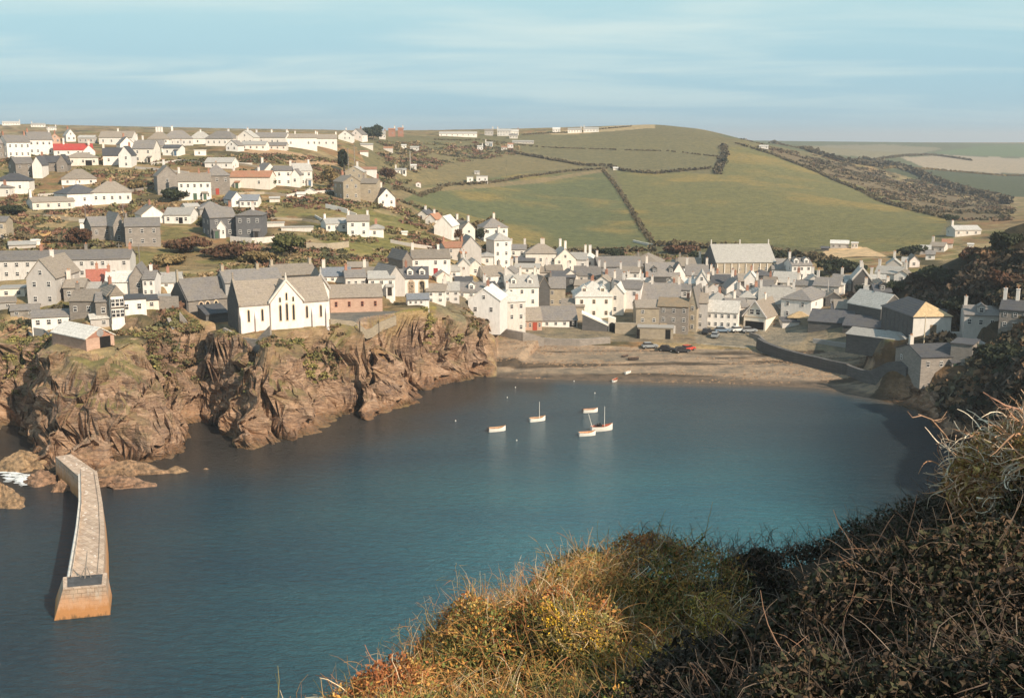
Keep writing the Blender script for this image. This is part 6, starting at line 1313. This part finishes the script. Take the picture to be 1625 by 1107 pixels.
clumps('shoulder_scrub', 9000, [(1385,470,292),(1470,425,285),(1520,394,275),(1560,372,266),(1625,338,258),(1760,330,250),(1800,560,180),(1700,640,160),(1640,690,150),(1560,680,165),(1500,640,190),(1500,600,212),(1490,545,240),(1440,520,262)], 120, 345, 2.1, 'dark brown scrub covering the shaded shoulder on the right', 4, [(.022,.022,.014),(.05,.04,.026),(.085,.06,.04),(.025,.03,.015),(.16,.095,.05),(.10,.085,.05),(.03,.026,.018)], cond=lambda X,Y,Z,s,sl: Z > 2.5, dens=-1)
clumps('valley_side_scrub', 2600, [(1160,222),(1270,240),(1470,285),(1610,330),(1600,352),(1510,350),(1360,296),(1250,250)], 480, 1200, 2.6, 'russet scrub on the bare slope right of the biggest field', 5, [(.12,.08,.05),(.08,.07,.04),(.16,.12,.07)], nleaf=14, flat=.4)
clumps('hill_garden_scrub', 1500, [(600,300),(600,225),(800,222),(830,240),(700,262),(640,290)], 450, 1000, 2.2, 'rough hedges and scrub among the garden huts on the hill', 6, BR, nleaf=14, flat=.45)

r_ = np.random.default_rng(77); X = r_.uniform(-20, 95, 9000); Y = r_.uniform(246, 285, 9000); Z, s_, sl_, s2_, L_ = H(X, Y, True); k_ = (sl_ < .35) & (s_ > .5) & (s_ < 26) & (fbm(X*.3, Y*1.6, 6, 3, 95) > .02); X, Y, Z = X[k_][:1600], Y[k_][:1600], Z[k_][:1600]; V = []; F = []
for x, y, z in zip(X, Y, Z):
    s = r_.uniform(.10, .42); n = len(V); a = r_.uniform(0, 3)
    V += [(x+s*cos(a+j*2*pi/5)*1.3, y+s*sin(a+j*2*pi/5), z-.05) for j in range(5)] + [(x+s*.3, y, z+s*.45)]; F += [(n+j, n+(j+1) % 5, n+5) for j in range(5)]
o = fast_mesh('beach_stones', np.array(V), np.array(F), 'seaweedrock'); tag(link('beach_stones', o), 'dark stones and weed strewn in lines along the beach', 'stones', kind='stuff')
# ---------------------------------------------------------------- brambles and scrub of the headland in front
def stems_geo(p, d, L, wd, r_, seg=5, curl=1.6, droop=.5, col=None):
    n = len(p); d = d/np.linalg.norm(d, axis=1)[:, None]; ax = r_.normal(0, 1, (n, 3)); ax /= np.linalg.norm(ax, axis=1)[:, None]
    ang = r_.uniform(.2, 1, n)*curl/seg; pts = [p.copy()]; c = p.copy()
    for s in range(seg):
        d = d*np.cos(ang)[:, None] + np.cross(ax, d)*np.sin(ang)[:, None] + ax*((ax*d).sum(1)*(1-np.cos(ang)))[:, None]
        d[:, 2] -= droop/seg*r_.uniform(0, 1, n); d += r_.normal(0, .10, (n, 3)); d /= np.linalg.norm(d, axis=1)[:, None]
        c = c + d*(L/seg)[:, None]; pts.append(c.copy())
    Pn = np.stack(pts, 1); m = seg+1; T_ = np.gradient(Pn, axis=1); T_ /= np.linalg.norm(T_, axis=2)[..., None]+1e-9
    u = np.cross(T_, r_.normal(0, 1, (n, 1, 3))+0*T_); u /= np.linalg.norm(u, axis=2)[..., None]+1e-9; v = np.cross(T_, u)
    tp = np.linspace(1, .35, m)[None, :, None]; V = []
    for k in range(3):
        a = 2*pi*k/3; V.append(Pn + (u*cos(a)+v*sin(a))*wd[:, None, None]*tp)
    V = np.stack(V, 2).reshape(-1, 3)
    base = (np.arange(n)*m*3)[:, None, None] + (np.arange(seg)*3)[None, :, None]; k = np.arange(3)[None, None, :]; k2 = (k+1) % 3
    F = np.stack([base+k, base+k2, base+3+k2, base+3+k], -1).reshape(-1, 4)
    C_ = np.repeat(col, m*3, 0); return V, F, C_, Pn
def leaves_geo(p, s, r_, col, up=.3):
    n = len(p); a = r_.normal(0, 1, (n, 3)); a /= np.linalg.norm(a, axis=1)[:, None]; nn = r_.normal(0, 1, (n, 3)); nn[:, 2] += up; b2 = np.cross(a, nn); b2 /= np.linalg.norm(b2, axis=1)[:, None]+1e-9
    up_ = np.cross(a, b2)*s[:, None]*.18
    V = np.stack([p-a*s[:, None], p-b2*s[:, None]*.5+up_, p+a*s[:, None], p+b2*s[:, None]*.5+up_], 1).reshape(-1, 3)
    return V, np.arange(4*n).reshape(n, 4), np.repeat(col, 4, 0)
def joined(name, parts, label, cat, kind=None, group=None, parent=None):
    V = []; F = []; C_ = []; n = 0
    for v, f, c in parts: V.append(v); F.append(f+n); C_.append(c); n += len(v)
    o = link(name, fast_mesh(name, np.concatenate(V), np.concatenate(F), 'tint', tint=np.concatenate(C_)), parent)
    if label: tag(o, label, cat, group, kind)
    return o
def canopy(x, y):
    return .22 + 1.05*np.clip(fbm(x, y, 2.0, 3, 401)+.20, 0, 1) + .75*np.clip(fbm(x, y, .55, 2, 402)+.15, 0, 1)
def pick(r_, n, cols, t):
    cols = np.array(cols); i = np.clip((t*len(cols)).astype(int), 0, len(cols)-1); return cols[i]*r_.uniform(.6, 1.4, (n, 1))
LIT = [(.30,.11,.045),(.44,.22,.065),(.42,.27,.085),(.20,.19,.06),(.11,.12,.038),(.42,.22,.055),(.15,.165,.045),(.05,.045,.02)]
HEATH_SHADE = [(.040,.032,.022),(.066,.047,.034),(.036,.037,.020),(.095,.062,.038),(.062,.060,.030),(.032,.026,.019)]  # heath browns, darkened to carry the shade of the right foreground
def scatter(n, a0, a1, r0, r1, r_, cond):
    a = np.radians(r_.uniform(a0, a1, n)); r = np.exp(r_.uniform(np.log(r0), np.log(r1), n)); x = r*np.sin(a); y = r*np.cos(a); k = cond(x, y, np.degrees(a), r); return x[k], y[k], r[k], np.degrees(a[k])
def split_w(x, y, a, r): return a + fbm(x, y, 3, 3, 411)*14 + np.clip(r-13, 0, 9)*(-.9)        # bramble and heath border, set along the edge of the sunlit area
def build_patch(name, label, cond, cols, seedn, NL, NS, stem_cols, ls, a0, a1, r0, r1, sw=(.003, .0075), Ls=(.18, .6)):
    r_ = np.random.default_rng(seedn); parts = []
    x, y, r, a = scatter(NL, a0, a1, r0, r1, r_, cond); n = len(x); z = H(x, y) + canopy(x, y) - np.abs(r_.normal(0, .16, n))*(1+.3*(r > 18))
    t = np.clip(fbm(x, y, 1.1, 3, 500+seedn)*1.5+.5+r_.normal(0, .16, n), 0, .999)
    parts.append(leaves_geo(np.stack([x, y, z], 1), ls*r_.uniform(.5, 1.5, n)*(r/12)**.55, r_, pick(r_, n, cols, t)))
    x, y, r, a = scatter(NS, a0, a1, r0, r1, r_, cond); n = len(x); c_ = canopy(x, y); z = H(x, y) + c_*r_.uniform(.5, 1.02, n) - .12
    d = r_.normal(0, 1, (n, 3)); d[:, 2] = np.abs(d[:, 2])*.9+.15; wd = r_.uniform(*sw, n)*(r/11)**.6; L = r_.uniform(*Ls, n)*(r/11)**.4
    t = np.clip(fbm(x, y, 1.6, 3, 600+seedn)*1.5+.5+r_.normal(0, .2, n), 0, .999)
    v, f, c, _p = stems_geo(np.stack([x, y, z], 1), d, L, wd, r_, 5, 2.2, .5, pick(r_, n, stem_cols, t)); parts.append((v, f, c))
    return joined(name, parts, label, 'scrub', 'stuff')
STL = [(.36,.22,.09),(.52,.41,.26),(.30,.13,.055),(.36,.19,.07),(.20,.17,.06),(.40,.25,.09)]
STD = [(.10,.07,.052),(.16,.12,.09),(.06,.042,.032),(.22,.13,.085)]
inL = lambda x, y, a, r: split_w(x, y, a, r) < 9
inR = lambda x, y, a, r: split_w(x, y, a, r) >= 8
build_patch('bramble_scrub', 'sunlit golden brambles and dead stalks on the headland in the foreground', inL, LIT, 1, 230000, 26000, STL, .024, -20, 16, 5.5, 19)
build_patch('heath_scrub', 'dark brown heather-like scrub filling the shaded headland slope in the foreground', inR, HEATH_SHADE, 2, 260000, 26000, STD, .030, -6, 33, 4.2, 42)
# wispy shoots standing above the edge of the brambles
def shoots(name, label, pix, n, L, cols, seedn, wd=.0045, spread=.35, depth=None):
    r_ = np.random.default_rng(seedn); P_ = []
    for _ in range(n):
        k = r_.integers(0, len(pix)-1); u = r_.random(); px_ = pix[k][0]+(pix[k+1][0]-pix[k][0])*u; Yd = pix[k][1]+(pix[k+1][1]-pix[k][1])*u + r_.normal(0, .5)
        zc = Yd; x = (px_-PCX)/FOC*(Yd*cos(PITCH)+4*sin(PITCH)) ; P_.append((x, Yd))
    P_ = np.array(P_); z = H(P_[:,0], P_[:,1]) + canopy(P_[:,0], P_[:,1]) - .12
    d = r_.normal(0, spread, (n, 3)); d[:, 2] = 1; Lr = L*r_.uniform(.4, 1.25, n)*(P_[:,1]/12)**.5
    v, f, c, pn = stems_geo(np.stack([P_[:,0], P_[:,1], z], 1), d, Lr, wd*(P_[:,1]/12)**.6*r_.uniform(.6, 1.3, n), r_, 7, 1.5, .5, pick(r_, n, cols, r_.random(n)*.999))
    # side twigs
    q = pn[:, 3:].reshape(-1, 3); q = q[r_.random(len(q)) < .7]; m_ = len(q); d2 = r_.normal(0, 1, (m_, 3)); d2[:, 2] += .5
    v2, f2, c2, _ = stems_geo(q, d2, L*.28*r_.uniform(.4, 1.2, m_), np.full(m_, wd*.6), r_, 3, 1.6, .3, pick(r_, m_, cols, r_.random(m_)*.999))
    return joined(name, [(v, f, c), (v2, f2, c2)], label, 'stalks', 'stuff')
shoots('dry_stalks', 'pale dead shoots standing up along the edge of the sunlit brambles', [(590,11.5),(700,12.6),(800,13.2),(900,14),(1000,15.2)], 420, .50, STL, 21)
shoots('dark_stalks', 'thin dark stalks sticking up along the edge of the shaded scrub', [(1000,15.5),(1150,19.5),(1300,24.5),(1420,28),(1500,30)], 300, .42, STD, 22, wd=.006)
shoots('pale_stalks', 'scattered reddish stalks rising through the shaded scrub', [(1040,10.2),(1200,10.5),(1400,12),(1560,12.5)], 120, .45, [(.42,.20,.10),(.50,.33,.2),(.25,.15,.1)], 23, spread=.25)
# gorse with yellow flowers
def shrub(name, px, py, Y, rx, rz_, label, cat, lcols, scols, NL, NS, seedn, flower=0, leaf=.02, zoff=0., sw=.0045, sub=True, fcol=(.85,.52,.05), spikes=.35):
    P = pY(px, py, Y); g = H(P[0], P[1])[0]; r_ = np.random.default_rng(seedn); c0 = np.array([P[0], P[1], P[2]+zoff])
    t = empty(name, (P[0], P[1], g), 0, label, cat); o_ = np.array([P[0], P[1], g])
    C_ = r_.normal(0, .4, (9, 3))*np.array([rx, rx, rz_*.7]); 
    def pts(n, lo=.6):
        k = r_.integers(0, 9, n); d = r_.normal(0, 1, (n, 3)); d /= np.linalg.norm(d, axis=1)[:, None]; return c0-o_ + C_[k] + d*r_.uniform(lo, 1, (n, 1))**.5*np.array([rx, rx, rz_])*.62, d
    p, d = pts(NL); joined('foliage', [leaves_geo(p, leaf*r_.uniform(.5, 1.5, NL), r_, pick(r_, NL, lcols, np.clip(fbm(p[:,0]*3, p[:,2]*3+p[:,1], 1, 3, seedn)*1.6+.5+r_.normal(0,.15,NL), 0, .999)))], None, None, parent=t)
    p, d = pts(NS, .5); d = d*spikes + r_.normal(0, .8, (NS, 3)); v, f, c, _ = stems_geo(p, d, r_.uniform(.15, .5, NS), sw*r_.uniform(.5, 1.5, NS), r_, 7, 3.4, .3, pick(r_, NS, scols, r_.random(NS)*.999)); joined('stems', [(v, f, c)], None, None, parent=t)
    if flower:
        q = r_.integers(0, 9, flower); cl = pts(26, .9)[0]; p = cl[r_.integers(0, 26, flower)] + r_.normal(0, .06, (flower, 3)); p[:, 2] += .03
        joined('flowers', [leaves_geo(p, .012*r_.uniform(.6, 1.4, flower), r_, np.array(fcol)*r_.uniform(.8, 1.1, (flower, 1)))], None, None, parent=t)
    m_ = MB()
    for k in range(5): a = k*1.26; e_ = c0-o_; m_.tube([(.05*cos(a), .05*sin(a), -.2), (e_[0]*.5+.15*cos(a), e_[1]*.5+.15*sin(a), e_[2]*.5), (e_[0]+rx*.4*cos(a), e_[1]+rx*.4*sin(a), e_[2]+rz_*.2)], [.025, .018, .008], 6)
    m_.obj('trunk', 'bark', t); return t
GOR = [(.14,.15,.05),(.22,.20,.07),(.34,.26,.08),(.10,.10,.04)]
shrub('gorse_bush', 930, 1030, 11.0, .42, .26, 'gorse bush with a curved band of yellow flowers in the sunlit foreground', 'bush', GOR, STL, 5000, 700, 31, flower=2600, zoff=.12)
shrub('gorse_bush', 1060, 1070, 10.2, .38, .24, 'gorse bush with yellow tips at the bottom edge beside the shaded scrub', 'bush', GOR, STL, 5000, 700, 32, flower=1500, zoff=.10)
shrub('gorse_bush', 1130, 1000, 12.0, .40, .28, 'leafy yellow-green bush standing at the border of the shaded scrub', 'bush', GOR+[(.45,.34,.08)], STL, 5000, 500, 33, flower=500, zoff=.10)
shrub('thorn_bush', 1675, 770, 9.3, .92, .62, 'large tangled bush with pale looping stems at the right picture edge', 'bush', [(.30,.20,.08),(.42,.30,.11),(.34,.17,.07),(.16,.13,.05),(.50,.34,.12)], [(.66,.56,.42),(.60,.40,.26),(.46,.26,.15)], 20000, 3200, 34, flower=900, leaf=.024, sw=.0075, spikes=.7, fcol=(.62,.50,.08))
shrub('thorn_bush', 1590, 800, 10.8, .50, .50, 'dark leafy bush in the shade left of the tangled thorn bush', 'bush', HEATH_SHADE, STD, 14000, 1200, 35, leaf=.024, zoff=-.05)
for k, (x, y, Y, rx, l) in enumerate([(1200,905,20,.6,'round dark bush bulging above the middle of the shaded edge'),(1390,880,25,.8,'dark leafy bush on the shaded edge left of the highest one'),(1470,850,27,.9,'highest dark bush on the shaded edge near the water')]): shrub('heath_bush', x, y, Y, rx, rx*.7, l, 'bush', HEATH_SHADE, STD, 9000, 900, 40+k, leaf=.04, sw=.008)
def branch(name, pts, rad, mat, label, cat='branch', twigs=4, seedn=0):
    P_ = [pY(*p) for p in pts]; m_ = MB(); m_.tube(P_, list(np.linspace(rad, rad*.35, len(P_))), 7); r_ = np.random.default_rng(seedn)
    for k in range(twigs):
        i = r_.integers(1, len(P_)); q = P_[i-1]+(P_[i]-P_[i-1])*r_.random(); d = r_.normal(0, 1, 3); d /= np.linalg.norm(d); m_.tube([q, q+d*rad*14+np.array([0,0,rad*5]), q+d*rad*22+np.array([0,0,rad*14])], [rad*.35, rad*.25, rad*.15], 5)
    o = m_.obj(name, mat); return tag(o, label, cat)
plain('drytwig', (.50,.30,.20), .8, .3, 8); plain('paletwig', (.62,.52,.42), .8, .25, 8)
branch('dead_branch', [(1540,760,10),(1518,720,10),(1500,690,9.9),(1478,665,9.8),(1457,657,9.8)], .011, 'drytwig', 'bare reddish branch arching over the water from the dark bush')
branch('dead_branch', [(1525,735,9.6),(1508,715,9.5),(1494,700,9.5)], .008, 'paletwig', 'short pale broken twig below the arching branch', seedn=2)
branch('dead_branch', [(1620,650,9),(1595,643,9),(1572,630,8.9),(1560,622,8.9)], .009, 'drytwig', 'reddish twig poking left from the top of the tangled bush', seedn=3)
branch('bramble_stem', [(1486,1100,8.8),(1503,1040,9),(1520,975,9.1),(1532,925,9.2)], .011, 'drytwig', 'long straight reddish stem standing in front of the shaded scrub', seedn=4, twigs=6)
branch('bramble_stem', [(1320,1030,10.5),(1306,985,10.5),(1298,952,10.5)], .007, 'drytwig', 'short leaning reddish stem in the middle of the shaded scrub', seedn=5, twigs=2)
branch('bramble_stem', [(1245,1095,9.2),(1285,1080,9.2),(1298,1045,9.3)], .008, 'paletwig', 'pale curved stem at the bottom of the shaded scrub', seedn=6, twigs=3)
branch('bramble_stem', [(1445,1060,9.5),(1446,1020,9.5),(1448,1005,9.5)], .006, 'drytwig', 'thin upright pair-like stalk left of the long straight stem', seedn=7, twigs=2)

build_patch('bank_scrub', 'dark scrub on the unseen steep bank added right of the viewpoint for shade', lambda x, y, a, r: r > 3.2, HEATH_SHADE, 3, 90000, 7000, STD, .055, 31, 120, 3.2, 45, sw=(.004, .009))
build_patch('slope_scrub', 'rough scrub on the slope falling away left of the viewpoint', lambda x, y, a, r: r > 5, LIT, 4, 40000, 4000, STL, .05, -80, -29, 5, 26, sw=(.004, .009))

# ---------------------------------------------------------------- air
m = bpy.data.materials.new('air'); m.use_nodes = True; m.node_tree.nodes.clear(); nt = m.node_tree
vo = nt.nodes.new('ShaderNodeVolumePrincipled'); vo.inputs['Color'].default_value = (.86, .90, .95, 1); vo.inputs['Density'].default_value = .00018; vo.inputs['Anisotropy'].default_value = .2
ou = nt.nodes.new('ShaderNodeOutputMaterial'); nt.links.new(vo.outputs[0], ou.inputs['Volume']); MATS['air'] = m
hz = MB().box(-17500, 17500, -17500, 17500, -9, 135).obj('haze', 'air'); tag(hz, 'thin pale sea haze softening the far hills', 'haze', kind='stuff')

for l_, n_ in LABELS.items():
    if len(n_) > 1: print('DUP LABEL', l_, n_)
